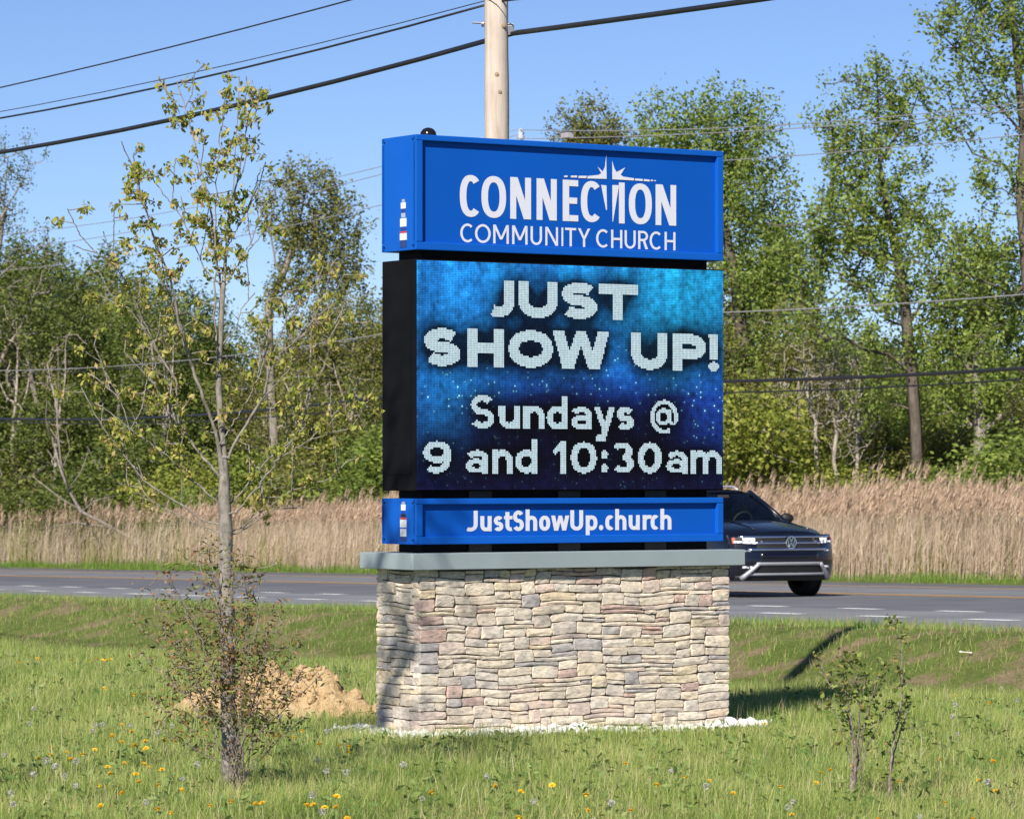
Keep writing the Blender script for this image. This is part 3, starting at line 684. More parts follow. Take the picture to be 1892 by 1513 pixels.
# ------------------------------------------------------------------ plants: growth helpers
def cone_edges(P0, P1, R0, R1, n=5):
    d = P1 - P0; L_ = np.linalg.norm(d, axis=1, keepdims=True) + 1e-9; d = d / L_
    ref = np.where(np.abs(d[:, 2:3]) < .8, [[0, 0, 1.]], [[1., 0, 0]])
    a = np.cross(d, ref); a /= np.linalg.norm(a, axis=1, keepdims=True) + 1e-9; b = np.cross(d, a)
    ang = np.arange(n) * 2 * math.pi / n
    c, s = np.cos(ang)[None, :, None], np.sin(ang)[None, :, None]
    ringv = a[:, None] * c + b[:, None] * s
    V = np.concatenate([(P0 - d * R0[:, None] * .3)[:, None] + ringv * R0[:, None, None], P1[:, None] + ringv * R1[:, None, None]], 1)
    m = len(P0); base = np.arange(m)[:, None] * 2 * n; k = np.arange(n)[None]
    Q = np.stack([base + k, base + (k + 1) % n, base + n + (k + 1) % n, base + n + k], -1).reshape(-1, 4)
    return V.reshape(-1, 3), Q
def grow(skel, pts, rng, r_trunk, r_tip, bend=.25, pen=.10, droop=0.0, res=9, pw=.58, limb_r=.0):
    """skel: list of polylines (first is the trunk, the others start on an earlier one); pts: twig ends.  Returns edges with radii."""
    nodes, par, plen = [], [], []
    def add(p, pa):
        nodes.append(np.array(p, float)); par.append(pa); plen.append(0 if pa < 0 else plen[pa] + np.linalg.norm(nodes[-1] - nodes[pa])); return len(nodes) - 1
    rmin = []
    for li, line in enumerate(skel):
        line = np.asarray(line, float); seg = 0
        if li == 0: prev = add(line[0], -1); rmin.append(0)
        else:
            dd = np.linalg.norm(np.array(nodes) - line[0], axis=1); prev = int(dd.argmin())
        for a_, b_ in zip(line[:-1], line[1:]):
            n = max(1, int(np.linalg.norm(b_ - a_) / (np.linalg.norm(line[-1] - line[0]) / res + 1e-6)))
            for k in range(1, n + 1):
                p = a_ + (b_ - a_) * k / n
                prev = add(p + (rng.normal(0, .012, 3) * np.linalg.norm(b_ - a_) if k < n else 0), prev); seg += 1; rmin.append(0 if li == 0 else r_trunk * limb_r * max(.12, 1 - seg / 9))
    start = max(2, int(.3 * 1))
    P = np.array(pts); rem = np.ones(len(P), bool)
    A = np.array(nodes); 
    cost = np.full(len(P), 1e9); near = np.zeros(len(P), int)
    def upd(lo):
        A = np.array(nodes[lo:]); pl = np.array(plen[lo:])
        D = np.linalg.norm(P[:, None] - A[None], axis=2)
        below = np.maximum(0, A[None, :, 2] - P[:, None, 2]) * .8         # branches rise
        C = D + pen * pl[None] + below
        j = C.argmin(1); c = C[np.arange(len(P)), j]
        m = c < cost; cost[m] = c[m]; near[m] = j[m] + lo
    upd(0); tips = []
    while rem.any():
        i = np.where(rem, cost, 1e9).argmin(); rem[i] = False
        a_ = nodes[near[i]]; b_ = P[i]; L_ = np.linalg.norm(b_ - a_); lo = len(nodes); prev = near[i]
        n = 3 if L_ > 1e-6 else 1
        up_ = np.array([0, 0, -bend * L_ * .5]); side = rng.normal(0, .06 * L_, 3)
        for k in range(1, n + 1):
            f = k / n; prev = add(a_ + (b_ - a_) * f + (up_ + side) * (4 * f * (1 - f)) * .5, prev)
        tips.append(prev); upd(lo)
    cnt = np.zeros(len(nodes)); 
    for t in tips: cnt[t] += 1
    haschild = np.zeros(len(nodes), bool)
    for i in range(len(nodes)):
        if par[i] >= 0: haschild[par[i]] = True
    cnt[~haschild] = np.maximum(cnt[~haschild], 1)
    for i in range(len(nodes) - 1, 0, -1): cnt[par[i]] += cnt[i]
    r = np.maximum(r_trunk * (cnt / cnt[0]) ** pw, r_tip); r[:len(rmin)] = np.maximum(r[:len(rmin)], rmin)
    N_ = np.array(nodes); pa = np.array(par); e = np.where(pa >= 0)[0]
    return N_[pa[e]], N_[e], np.minimum(r[pa[e]], r[e] * 1.6), r[e], N_[tips], N_, r
def leaf_quads(C, size, rng, droop=.0, aspect=.55, up=None):
    n = len(C); size = np.broadcast_to(size, (n,))
    d = rng.normal(0, 1, (n, 3)); d[:, 2] = d[:, 2] * .7 - droop; d /= np.linalg.norm(d, axis=1, keepdims=True)
    r = rng.normal(0, 1, (n, 3)); w = np.cross(d, r); w /= np.linalg.norm(w, axis=1, keepdims=True) + 1e-9
    nn = np.cross(d, w)
    s = size[:, None]
    V = np.stack([C - d * s * .5, C + w * s * aspect * .5 + nn * s * .10 - d * s * .05, C + d * s * .5, C - w * s * aspect * .5 + nn * s * .10 - d * s * .05], 1)
    return V.reshape(-1, 3), np.arange(4 * n).reshape(-1, 4)
def ell_points(blobs, n, rng, shell=.45):
    """twig ends inside crown lobes: blobs rows (x,y,z,rx,ry,rz)"""
    B = np.array(blobs, float); vol = B[:, 3] * B[:, 4] * B[:, 5]; pick = rng.choice(len(B), n, p=vol / vol.sum())
    d = rng.normal(0, 1, (n, 3)); d /= np.linalg.norm(d, axis=1, keepdims=True)
    rad = rng.random(n) ** shell
    return B[pick, :3] + d * rad[:, None] * B[pick, 3:]
M_barkd = mat_bark('dark_bark', (.05, .04, .032), (.17, .14, .115)); M_barkg = mat_bark('grey_bark', (.12, .10, .085), (.34, .30, .26), 12)
M_barkp = mat_bark('pale_bark', (.22, .18, .15), (.45, .40, .35), 10)
G = lambda *c: [tuple(x) for x in c]
M_lv = {
 'fresh': mat_leaf('fresh_green_leaves', G((0.128, 0.181, 0.038), (0.212, 0.297, 0.057), (0.302, 0.391, 0.082), (0.409, 0.477, 0.116)), .5),
 'mid': mat_leaf('mid_green_leaves', G((0.066, 0.093, 0.020), (0.108, 0.149, 0.029), (0.162, 0.206, 0.041), (0.228, 0.257, 0.058)), .38),
 'olive': mat_leaf('olive_spring_leaves', G((0.103, 0.118, 0.026), (0.166, 0.177, 0.038), (0.229, 0.236, 0.053), (0.309, 0.294, 0.080)), .38),
 'yellow': mat_leaf('yellow_green_leaves', G((0.138, 0.175, 0.027), (0.231, 0.281, 0.044), (0.325, 0.362, 0.062), (0.425, 0.413, 0.100)), .42),
 'deep': mat_leaf('deep_green_leaves', G((0.051, 0.076, 0.017), (0.085, 0.121, 0.022), (0.130, 0.175, 0.032), (0.182, 0.218, 0.046)), .35)}

def plant_tree(name, px, base_y, Y, trunk, limbs, blobs, n_tip, per, leaf, seed, r_trunk, mats, label, cat='tree', depth=1.0, twig=.35, group=None, sides=5, r_tip=.014, top=True, droop=.15):
    """a single tree; outline measured in the photograph, depth from its spread"""
    rng = np.random.default_rng(seed); k = Y / F
    x0 = (px - CX) * k; z0 = float(ground_z(x0, Y)); zoff = CAMZ - z0
    def P(p, dy=0.): return np.array([(p[0] - px) * k, dy, (HY - p[1]) * k + zoff])
    t = [P(p) for p in trunk]; t[0][2] = min(t[0][2], 0) - .3; t.insert(1, np.array([t[0][0], 0, .05])) if t[1][2] > .4 else None
    skel = [np.array(t)]
    for l in limbs:
        n = len(l); dy = rng.uniform(-1, 1) * .5 * abs(l[-1][0] - l[0][0]) * k
        skel.append(np.array([P(p, dy * i / (n - 1)) for i, p in enumerate(l)]))
    B = [(*P(b), b[2] * k, b[2] * k * depth, b[3] * k) for b in blobs]
    pts = ell_points(B, n_tip, rng)
    for l in skel[1:]:
        f = rng.uniform(.35, 1.08, 16) * (len(l) - 1); pts = np.concatenate([pts, np.stack([np.interp(f, np.arange(len(l)), l[:, c]) for c in range(3)], -1) + rng.normal(0, .32, (16, 3)) + [0, 0, .15]])
    pts = pts[pts[:, 2] > .5]
    A0, A1, R0, R1, tips, _, _ = grow(skel, pts, rng, r_trunk, r_tip, limb_r=.2)
    root = empty(name, (x0, Y, z0), 0, label, cat, group)
    V, Q = cone_edges(A0, A1, R0, R1, sides)
    obj('trunk', np_mesh('trunk', V, [Q], True), mats[0], root)
    if per:
        C = np.repeat(tips, per, axis=0) + rng.normal(0, twig, (len(tips) * per, 3)) * [.55, .55, 1.0]
        V, Q = leaf_quads(C, leaf * rng.uniform(.7, 1.35, len(C)), rng, droop)
        obj('crown', np_mesh('crown', V, [Q]), mats[1], root)
    return root
def copy_tree(root, loc, rz, s, label=None, group=None, mat=None):
    r = root.copy(); COL.objects.link(r); r.location = loc; r.rotation_euler = (0, 0, rz); r.scale = s
    if label: r['label'] = label
    if group: r['group'] = group
    for ch in root.children:
        c = ch.copy(); COL.objects.link(c); c.parent = r; c.matrix_parent_inverse = Matrix.Identity(4)
    return r
def ydist(px, q): return q / ((px - CX) / F * PH[0] + PH[1])

# ---- trees that stand out in the photograph
plant_tree('oak_tree', 1692, 905, ydist(1692, 54), [(1695, 905), (1693, 800), (1685, 690), (1676, 600), (1668, 520), (1645, 420), (1625, 300), (1622, 180), (1618, 95)],
  [[(1668, 505), (1620, 440), (1560, 420), (1500, 402)], [(1655, 480), (1580, 462), (1475, 460)], [(1600, 465), (1575, 520), (1540, 550), (1505, 563)], [(1685, 690), (1640, 655), (1600, 650), (1555, 625)], [(1676, 600), (1720, 540), (1745, 470)], [(1645, 420), (1590, 380), (1550, 300), (1535, 200)], [(1668, 520), (1600, 470), (1530, 440), (1470, 420)], [(1625, 300), (1680, 220), (1700, 150)], [(1690, 760), (1640, 740), (1600, 745)]],
  [(1615, 140, 60, 80), (1600, 260, 95, 90), (1660, 230, 70, 110), (1560, 340, 70, 120), (1600, 420, 120, 90), (1700, 400, 80, 110), (1530, 470, 90, 60), (1640, 540, 110, 70), (1535, 200, 28, 60), (1720, 560, 60, 80), (1480, 490, 70, 60), (1500, 590, 80, 50), (1700, 640, 80, 60)],
  400, 36, .11, 11, .155, (M_barkd, M_lv['fresh']), 'tall dark trunked tree with fresh leaves, second from the right frame edge', twig=.17)
plant_tree('oak_tree', 1815, 905, ydist(1815, 55.5), [(1818, 905), (1812, 800), (1806, 700), (1800, 620), (1806, 540)],
  [[(1806, 700), (1760, 640), (1730, 630)], [(1800, 620), (1850, 580), (1890, 540)], [(1812, 800), (1860, 760), (1890, 740)]],
  [(1800, 560, 90, 90), (1860, 620, 90, 90), (1750, 650, 70, 70), (1810, 480, 70, 70), (1880, 720, 80, 60), (1770, 740, 60, 50)],
  340, 44, .11, 12, .17, (M_barkg, M_lv['fresh']), 'grey trunked tree with low bright crown left of the frame edge', twig=.19)
plant_tree('oak_tree', 1902, 920, ydist(1902, 52.5), [(1925, 925), (1915, 700), (1898, 520), (1886, 370), (1892, 250), (1880, 120), (1868, 0), (1860, -80)],
  [[(1886, 370), (1862, 308), (1800, 282), (1772, 230), (1756, 165)], [(1895, 570), (1850, 530), (1790, 506), (1730, 492), (1680, 470)], [(1888, 250), (1835, 180), (1790, 110), (1745, 60)], [(1898, 690), (1850, 668), (1805, 645)], [(1886, 370), (1850, 350), (1825, 350)], [(1892, 450), (1940, 380), (1990, 300)], [(1880, 120), (1940, 60), (2000, -20)], [(1868, 0), (1800, -40), (1760, -80)]],
  [(1800, 70, 85, 75), (1860, 10, 110, 90), (1850, 150, 70, 90), (1770, 190, 55, 80), (1880, -90, 150, 100), (1960, 100, 110, 150), (1960, 300, 100, 110), (1790, 420, 70, 60), (1850, 470, 60, 50), (1770, 510, 60, 40), (1840, 690, 60, 40), (1990, 500, 90, 110)],
  470, 36, .11, 13, .135, (M_barkd, M_lv['fresh']), 'largest tree at the right frame edge, its limbs reaching left', twig=.18)
plant_tree('maple_tree', 1385, 905, ydist(1385, 58), [(1395, 905), (1385, 700), (1360, 520), (1330, 380), (1310, 280)],
  [[(1360, 520), (1300, 400), (1240, 300), (1215, 240)], [(1385, 560), (1420, 460), (1430, 360)], [(1330, 380), (1370, 280), (1390, 210)]],
  [(1230, 245, 75, 75), (1310, 235, 85, 75), (1390, 265, 70, 95), (1420, 400, 85, 110), (1330, 350, 100, 90), (1400, 520, 90, 80), (1260, 350, 90, 80), (1450, 540, 80, 80), (1400, 640, 100, 70), (1340, 490, 60, 60)],
  470, 48, .12, 14, .2, (M_barkd, M_lv['fresh']), 'full green tree behind the upper right corner of the sign', twig=.25)
plant_tree('maple_tree', 1092, 905, ydist(1092, 64), [(1092, 905), (1095, 600), (1090, 400), (1092, 280)], [[(1090, 400), (1060, 300), (1045, 240)], [(1092, 400), (1120, 310), (1130, 250)]],
  [(1085, 245, 50, 62), (1120, 270, 45, 60), (1060, 280, 45, 55), (1090, 370, 80, 90)], 230, 56, .115, 15, .2, (M_barkd, M_lv['olive']), 'narrow tree top showing above the middle of the sign', twig=.24)
plant_tree('locust_tree', 520, 930, ydist(520, 55), [(512, 930), (506, 800), (498, 660), (496, 560), (518, 520), (548, 440), (566, 345)],
  [[(548, 440), (600, 400), (640, 370)], [(498, 660), (560, 620), (620, 560), (660, 500)], [(506, 800), (560, 760), (600, 680), (625, 600)], [(518, 520), (500, 430), (510, 360)], [(548, 440), (600, 470), (660, 450)]],
  [(570, 335, 70, 45), (540, 400, 60, 70), (620, 410, 60, 75), (570, 480, 85, 70), (640, 510, 45, 70), (520, 560, 50, 60), (620, 600, 60, 60), (570, 650, 70, 50)],
  380, 30, .12, 16, .17, (M_barkg, M_lv['olive']), 'airy olive green tree between the young maple and the sign', twig=.20)
plant_tree('locust_tree', -20, 930, ydist(-20, 53.5), [(-25, 935), (-20, 700), (-8, 520), (5, 400), (15, 290)],
  [[(-8, 520), (40, 470), (90, 450)], [(5, 400), (45, 330), (60, 290)], [(-20, 700), (40, 600), (75, 520)]],
  [(10, 290, 45, 50), (25, 340, 50, 50), (0, 400, 45, 40), (90, 470, 55, 40), (20, 470, 60, 50), (-40, 380, 60, 90), (70, 540, 80, 60), (10, 600, 80, 60)],
  300, 14, .105, 17, .15, (M_barkg, M_lv['deep']), 'sparse half bare tree at the left frame edge', twig=.18)
# bare grey thicket trees right of the sign
for i, (px, top, sd) in enumerate(((1512, 575, 1), (1548, 600, 2), (1583, 640, 3), (1470, 690, 4))):
    plant_tree('bare_tree', px, 900, ydist(px, 53 + i * .4), [(px, 905), (px + 4 * i - 6, 800), (px + 6, 700), (px, top + 40)], [[(px, 800), (px - 22, 720), (px - 28, top + 50)], [(px + 4, 740), (px + 26, 680), (px + 34, top + 40)]],
      [(px - 6, top + 90, 42, 90), (px + 10, top + 170, 50, 90)], 110, 0, .1, 30 + sd, .06, (M_barkp, None),
      ['tallest bare pale tree in the thicket right of the sign', 'bare pale tree second in the thicket right of the sign', 'bare pale tree just left of the dark trunk', 'short bare pale tree nearest the sign'][i], r_tip=.010, group='bare trees in the thicket')

for i, (px, top, sp, sd, lb) in enumerate(((22, 560, 30, 5, 'forked pale trunk rising at the far left of the wood'), (104, 640, 14, 6, 'thin pale straight trunk left of the fallen dead tree'), (300, 600, 16, 7, 'thin grey trunk in the wood left of the young maple'), (545, 600, 26, 8, 'grey leaning trunk in the wood just left of the sign'), (640, 640, 20, 9, 'thin grey trunk in the wood beside the sign'))):
    plant_tree('bare_tree', px, 930, ydist(px, 54.2 + .3 * i), [(px - 4, 940), (px, 820), (px + sp * .3, 720), (px + sp * .2, top)], [[(px, 820), (px + sp, 720), (px + sp * 1.3, top - 20)], [(px + 2, 760), (px - sp, 690), (px - sp * 1.2, top + 30)]],
      [(px, top + 60, 40, 80), (px + 6, top + 150, 45, 70)], 70, 5, .10, 60 + sd, .085, (M_barkp, M_lv['olive']), lb, r_tip=.012, group='bare trunks in the wood left of the sign', twig=.2)
# ---- the wood behind: individuals made from a few kinds
def proto(seed, h, blobs, n_tip, per, leaf, bark, lv, twig, r_trunk=.17):
    rng = np.random.default_rng(seed)
    root = empty('woodland_tree', (0, 0, 0), 0, 'woodland tree', 'tree')
    skel = [np.array([(0, 0, -.4), (rng.normal(0, .1), rng.normal(0, .1), h * .25), (rng.normal(0, .25), rng.normal(0, .25), h * .55), (rng.normal(0, .4), rng.normal(0, .4), h * .85)])]
    pts = ell_points(blobs, n_tip, rng, .5)
    A0, A1, R0, R1, tips, _, _ = grow(skel, pts, rng, r_trunk, .009)
    V, Q = cone_edges(A0, A1, R0, R1, 5); obj('trunk', np_mesh('trunk', V, [Q], True), bark, root)
    C = np.repeat(tips, per, axis=0) + rng.normal(0, twig, (len(tips) * per, 3)) * [.7, .7, .9]
    C[:, 2] = np.maximum(C[:, 2], .1)
    V, Q = leaf_quads(C, leaf * rng.uniform(.7, 1.35, len(C)), rng, .15); obj('crown', np_mesh('crown', V, [Q]), lv, root)
    return root
def lob(rng, n, h0, h1, w):
    return [(rng.normal(0, w * .45), rng.normal(0, w * .45), rng.uniform(h0, h1), w * rng.uniform(.45, .75), w * rng.uniform(.45, .75), (h1 - h0) * rng.uniform(.16, .30)) for _ in range(n)]
pr = np.random.default_rng(8)
protos = [proto(41, 10, lob(pr, 8, 2.5, 9, 2.0), 260, 62, .125, M_barkg, M_lv['mid'], .27),
          proto(42, 10, lob(pr, 8, 2.0, 9, 2.2), 260, 54, .125, M_barkg, M_lv['olive'], .27),
          proto(43, 10, lob(pr, 8, 1.5, 9, 2.0), 260, 60, .125, M_barkg, M_lv['fresh'], .27),
          proto(44, 10, lob(pr, 8, 2.5, 9.2, 1.7), 250, 60, .125, M_barkg, M_lv['deep'], .27),
          proto(45, 10, lob(pr, 7, 3.5, 9.3, 1.9), 270, 30, .115, M_barkp, M_lv['olive'], .26)]
shr = np.random.default_rng(9)
def lob2(rng, n, w, h): return [(rng.normal(0, w * .4), rng.normal(0, w * .4), rng.uniform(.3, .75) * h, w * .55, w * .55, h * .28) for _ in range(n)]
shrubs = [proto(51, 3, lob2(shr, 6, 1.8, 3), 200, 75, .095, M_barkg, M_lv['yellow'], .26, .05),
          proto(52, 3, lob2(shr, 6, 1.8, 3), 200, 75, .095, M_barkg, M_lv['mid'], .26, .05),
          proto(53, 3, lob2(shr, 6, 1.7, 3), 200, 75, .095, M_barkd, M_lv['fresh'], .26, .05),
          proto(54, 3, lob2(shr, 6, 1.7, 3), 190, 26, .09, M_barkg, M_lv['olive'], .26, .05)]
wr = np.random.default_rng(77)
used = set()
def put(pool, i, px, top_y, q, wide, name, label, group):
    Y = ydist(px, q); x = (px - CX) / F * Y; z = float(ground_z(x, Y)); h = CAMZ + (HY - top_y) / F * Y - z
    base = 9.7 if pool is protos else 3.0
    s = h / base; root = pool[i]; sc = (s * wide, s * wide, s); rz = wr.uniform(0, 6.28)
    if id(root) in used: r = copy_tree(root, (x, Y, z - .05), rz, sc)
    else: used.add(id(root)); r = root; r.location = (x, Y, z - .05); r.rotation_euler = (0, 0, rz); r.scale = sc
    r.name = name; r['label'] = label; r['group'] = group
    return r
KN = ['mid green', 'olive', 'fresh green', 'deep green', 'thin olive']
ORD = ['first', 'second', 'third', 'fourth', 'fifth', 'sixth', 'seventh', 'eighth', 'ninth', 'tenth', 'eleventh', 'twelfth', 'thirteenth', 'fourteenth', 'fifteenth', 'sixteenth', 'seventeenth', 'eighteenth', 'nineteenth', 'twentieth']
count = {}
def nth(key): count[key] = count.get(key, 0) + 1; return ORD[min(count[key], 20) - 1]
def wood_label(kind, px, row):
    side = 'left of the sign' if px < 705 else 'right of the sign' if px > 1338 else 'hidden behind the sign'
    return '%s woodland tree, %s from left, %s row, %s' % (KN[kind], nth((side, row)), ('front', 'middle', 'back')[row], side)
for row, (q, step) in enumerate(((57.0, 62), (64.0, 58), (73.0, 56))):
    px = -150 + 20 * row
    while px < 2080:
        P_ = px + wr.uniform(-16, 16)
        if P_ < 700:
            top = {0: 590, 1: 535, 2: 520}[row] + wr.uniform(-45, 60) - (50 if P_ < 110 else 0)
            if P_ > 470: top += 45
            kind = int(wr.choice([0, 1, 2, 3, 4], p=[.22, .30, .12, .18, .18])) if P_ < 430 else int(wr.choice([1, 4, 0], p=[.6, .2, .2]))
        elif P_ < 1345: top = 520 + wr.uniform(-20, 60); kind = int(wr.integers(0, 5))
        else:
            top = {0: 660, 1: 610, 2: 590}[row] + wr.uniform(-30, 40); kind = int(wr.choice([0, 1, 2, 4], p=[.10, .28, .27, .35]))
            if P_ < 1450: top -= 110; kind = int(wr.choice([1, 4], p=[.7, .3]))
        put(protos, kind, P_, top, q + wr.uniform(-2, 2), wr.uniform(.85, 1.25), 'woodland_tree', wood_label(kind, P_, row), 'trees of the wood behind the reeds')
        px += step * wr.uniform(.75, 1.25)
put(protos, 1, 1328, 375, 62, 1.35, 'woodland_tree', 'olive woodland tree right behind the right edge of the screen', 'trees of the wood behind the reeds')
put(protos, 0, 1300, 400, 67, 1.3, 'woodland_tree', 'mid green woodland tree hidden behind the right end of the screen', 'trees of the wood behind the reeds')
SN = ['yellow green', 'mid green', 'fresh green', 'thin olive']
px = -120
while px < 2040:
    P_ = px + wr.uniform(-12, 12)
    left = P_ < 700
    k = int(wr.choice([0, 1, 2, 3], p=[.12, .40, .28, .20])) if left else int(wr.choice([0, 1, 2, 3], p=[.20, .26, .38, .16]))
    top = (835 if left else 815) + wr.uniform(-60, 45)
    if 1338 < P_ < 1460: k = 0; top = wr.uniform(715, 770)
    side = 'left of the sign' if P_ < 705 else 'right of the sign' if P_ > 1338 else 'hidden behind the sign'
    if left and wr.random() < .35: px += 30; continue
    put(shrubs, k, P_, top, 53.2 + wr.uniform(-.8, 1.4), wr.uniform(1.0, 1.5), 'shrub', '%s shrub, %s from left at foot of wood, %s' % (SN[k], nth((side, 'shrub')), side), 'shrubs between reeds and wood')
    px += 118 * wr.uniform(.6, 1.4)
for i, (px_s, top_s, k_s) in enumerate(((30, 905, 1), (95, 930, 2), (180, 890, 1), (255, 915, 3), (330, 900, 2), (450, 925, 3))):
    put(shrubs, k_s, px_s, top_s, 49.6 + .3 * (i % 3), 1.25, 'shrub', '%s low shrub, %s from left, growing among the left reeds' % (SN[k_s], ORD[i]), 'shrubs among the left reeds')
# a slender tree just out of the picture on the left; its shadow dapples the left end of the sign
st = proto(46, 9.0, [(0, 0, 6.6, .55, .6, .8), (.1, .1, 7.3, .6, .6, .9), (-.05, 0, 8.0, .5, .45, .8), (-.1, 0, 8.8, .4, .4, .6)], 95, 6, .08, M_barkg, M_lv['olive'], .07, .05)
sdx, sdy = -.95 - .358 * 7.9, 26.0 - .934 * 7.9
st.location = (sdx, sdy, float(ground_z(sdx, sdy))); st.name = 'slender_tree'; st['label'] = 'slender young tree beyond the left frame edge shading the sign base'
# dead tree fallen into the reeds on the left
dd = []
def dead(px, base, lines, q, r0, label):
    Y = ydist(px, q); k = Y / F; x0 = (px - CX) * k; z0 = float(ground_z(x0, Y))
    root = empty('fallen_dead_tree', (x0, Y, z0), 0, label, 'dead tree'); rg = np.random.default_rng(4)
    for i, (nm, l, r) in enumerate(lines):
        P = [((a - px) * k, rg.uniform(-.2, .2) * j, max(-.05, CAMZ + (HY - b) * k - z0)) for j, (a, b) in enumerate(l)]
        MB().tube(P, np.linspace(r, r * .35, len(P)), 7).build(nm, M_barkg, root, smooth=True)
    return root
dead(245, 1000, [('trunk', [(262, 1040), (251, 998), (205, 975), (152, 944), (126, 906), (114, 868), (91, 807)], .075), ('branch', [(152, 944), (110, 920), (60, 880)], .035), ('branch', [(126, 906), (112, 850), (106, 780), (103, 720)], .04), ('branch', [(205, 975), (140, 965), (90, 975)], .03), ('branch', [(205, 975), (190, 1000), (170, 1040)], .03), ('branch', [(114, 868), (95, 845), (86, 830)], .025), ('branch', [(126, 906), (150, 870), (165, 830)], .02), ('branch', [(114, 868), (128, 830), (122, 790)], .02), ('branch', [(152, 944), (175, 925), (215, 915)], .022), ('branch', [(91, 807), (84, 770), (88, 740)], .02), ('branch', [(110, 820), (92, 790), (80, 800)], .018)], 49.0, .13,
     'bleached fallen dead tree leaning in the reeds on the left')

# low undergrowth on the floor of the wood
ug = np.random.default_rng(55); n = 52000
q = ug.uniform(51.5, 72, n); t = ug.uniform(-14, 100, n); x, y = from_qt(q, t); hmp = np.clip(.5 + .6 * wob(x, y, .9, .2) + .4 * wob(x, y, 2.3, 1.), .05, 1.3)
C = np.stack([x, y, ground_z(x, y) + ug.random(n) ** 1.3 * 1.9 * hmp], -1)
V, Q = leaf_quads(C, .12 * ug.uniform(.6, 1.4, n), ug, .1)
tag(obj('undergrowth', np_mesh('undergrowth', V, [Q]), M_lv['mid']), 'low leafy undergrowth on the floor of the wood', 'undergrowth', kind='stuff')
# ------------------------------------------------------------------ reeds and roadside grass
def strips(base, h, w, lean, rng, bend=.25, tris=3):
    """thin tapering blades: 5 vertices, 3 triangles"""
    n = len(base); ang = rng.uniform(0, 2 * math.pi, n); wd = np.stack([np.cos(ang), np.sin(ang), np.zeros(n)], -1) * (w / 2)[:, None]
    la = rng.uniform(0, 2 * math.pi, n); l = np.stack([np.cos(la), np.sin(la)], -1) * (rng.random(n) * bend)[:, None] + lean
    mid = base + np.concatenate([l * (h * .35)[:, None], (h * .55)[:, None]], 1)
    tip = base + np.concatenate([l * h[:, None], (h * (1 - .25 * np.minimum(1, (l ** 2).sum(1) * 2)))[:, None]], 1)
    if tris == 2:
        V = np.stack([base - wd, base + wd, tip + wd * .12, tip - wd * .12], 1).reshape(-1, 3); b = np.arange(n)[:, None] * 4
        return V, np.concatenate([b + [0, 1, 2], b + [0, 2, 3]], 0)
    V = np.stack([base - wd, base + wd, mid + wd * .8, mid - wd * .8, tip], 1).reshape(-1, 3)
    b = np.arange(n)[:, None] * 5
    T = np.concatenate([b + [0, 1, 2], b + [0, 2, 3], b + [3, 2, 4]], 0)
    return V, T
M_reed = mat_leaf('dry_reed_straw', G((0.382, 0.281, 0.196), (0.509, 0.392, 0.286), (0.615, 0.488, 0.366), (0.700, 0.572, 0.435)), .25, .35, .5, .8)
M_plume = mat_leaf('reed_plumes', G((0.384, 0.267, 0.183), (0.509, 0.366, 0.260), (0.609, 0.454, 0.330), (0.707, 0.546, 0.412)), .35, .5, .8, .9)
rr = np.random.default_rng(31)
n = 46000
q = 46.9 + rr.random(n) ** 1.15 * 5.2; t = rr.uniform(-12, 88, n)
x, y = from_qt(q, t); px_ = CX + F * x / y
thin = np.where(px_ < 330, .40, np.where(px_ < 520, .75, 1.0)); keep = rr.random(n) < thin
edge = sstep(46.9, 47.7, q + .35 * wob(x, y, .8)); keep &= rr.random(n) < .25 + .75 * edge
x, y, q, px_ = x[keep], y[keep], q[keep], px_[keep]; n = len(x)
clump = .5 + .5 * wob(x, y, .55, 2.)
h = (1.05 + .85 * rr.random(n) ** .8 + .45 * clump + .45 * (rr.random(n) > .93)) * np.where(px_ < 700, .86, .96) * (.75 + .25 * sstep(46.9, 48.2, q))
base = np.stack([x, y, ground_z(x, y) - .03], -1)
lean = np.stack([.05 + .05 * rr.normal(0, 1, n), .02 * rr.normal(0, 1, n)], -1)
V1, T1 = strips(base, h, rr.uniform(.007, .013, n), lean, rr, .10, 2)
lf = np.repeat(np.arange(n), 2); hb = h[lf] * rr.uniform(.1, .75, len(lf))
b2 = base[lf] + np.concatenate([lean[lf] * hb[:, None], hb[:, None]], 1)
V2, T2 = strips(b2, rr.uniform(.25, .6, len(lf)), rr.uniform(.008, .016, len(lf)), np.tile([[.22, 0]], (len(lf), 1)), rr, .7, 2)
reeds = obj('reeds', np_mesh('reeds', np.concatenate([V1, V2]), [np.concatenate([T1, T2 + len(V1)])]), M_reed)
tag(reeds, 'tall dry straw coloured reeds lining the far side of the road', 'reeds', kind='stuff')
pl = np.where((rr.random(n) < .5) & (h > 1.55))[0]; tipp = base[pl] + np.concatenate([lean[pl] * h[pl][:, None], (h[pl] * .98)[:, None]], 1)
m_ = 9; tt = np.repeat(tipp, m_, axis=0); n3 = len(tt)
C = tt + np.stack([rr.normal(0, .012, n3), rr.normal(0, .015, n3), -rr.uniform(.02, .22, n3)], -1)
V3, Q3 = strips(C, rr.uniform(.10, .26, n3), rr.uniform(.016, .034, n3), np.stack([.42 + rr.normal(0, .16, n3), rr.normal(0, .12, n3)], -1), rr, .25, 2)
tag(obj('reed_plumes', np_mesh('reed_plumes', V3, [Q3]), M_plume), 'brown feathery plumes topping the dry reeds', 'reed plumes', kind='stuff')
sg = np.random.default_rng(36); n = 5200; q = 47.2 + sg.random(n) * 3.5; t = sg.uniform(-12, 88, n); kk = np.round(t / 6.3) * 6.3 + sg.normal(0, .55, n); t = np.where(sg.random(n) < .75, kk, t); x, y = from_qt(q, t)
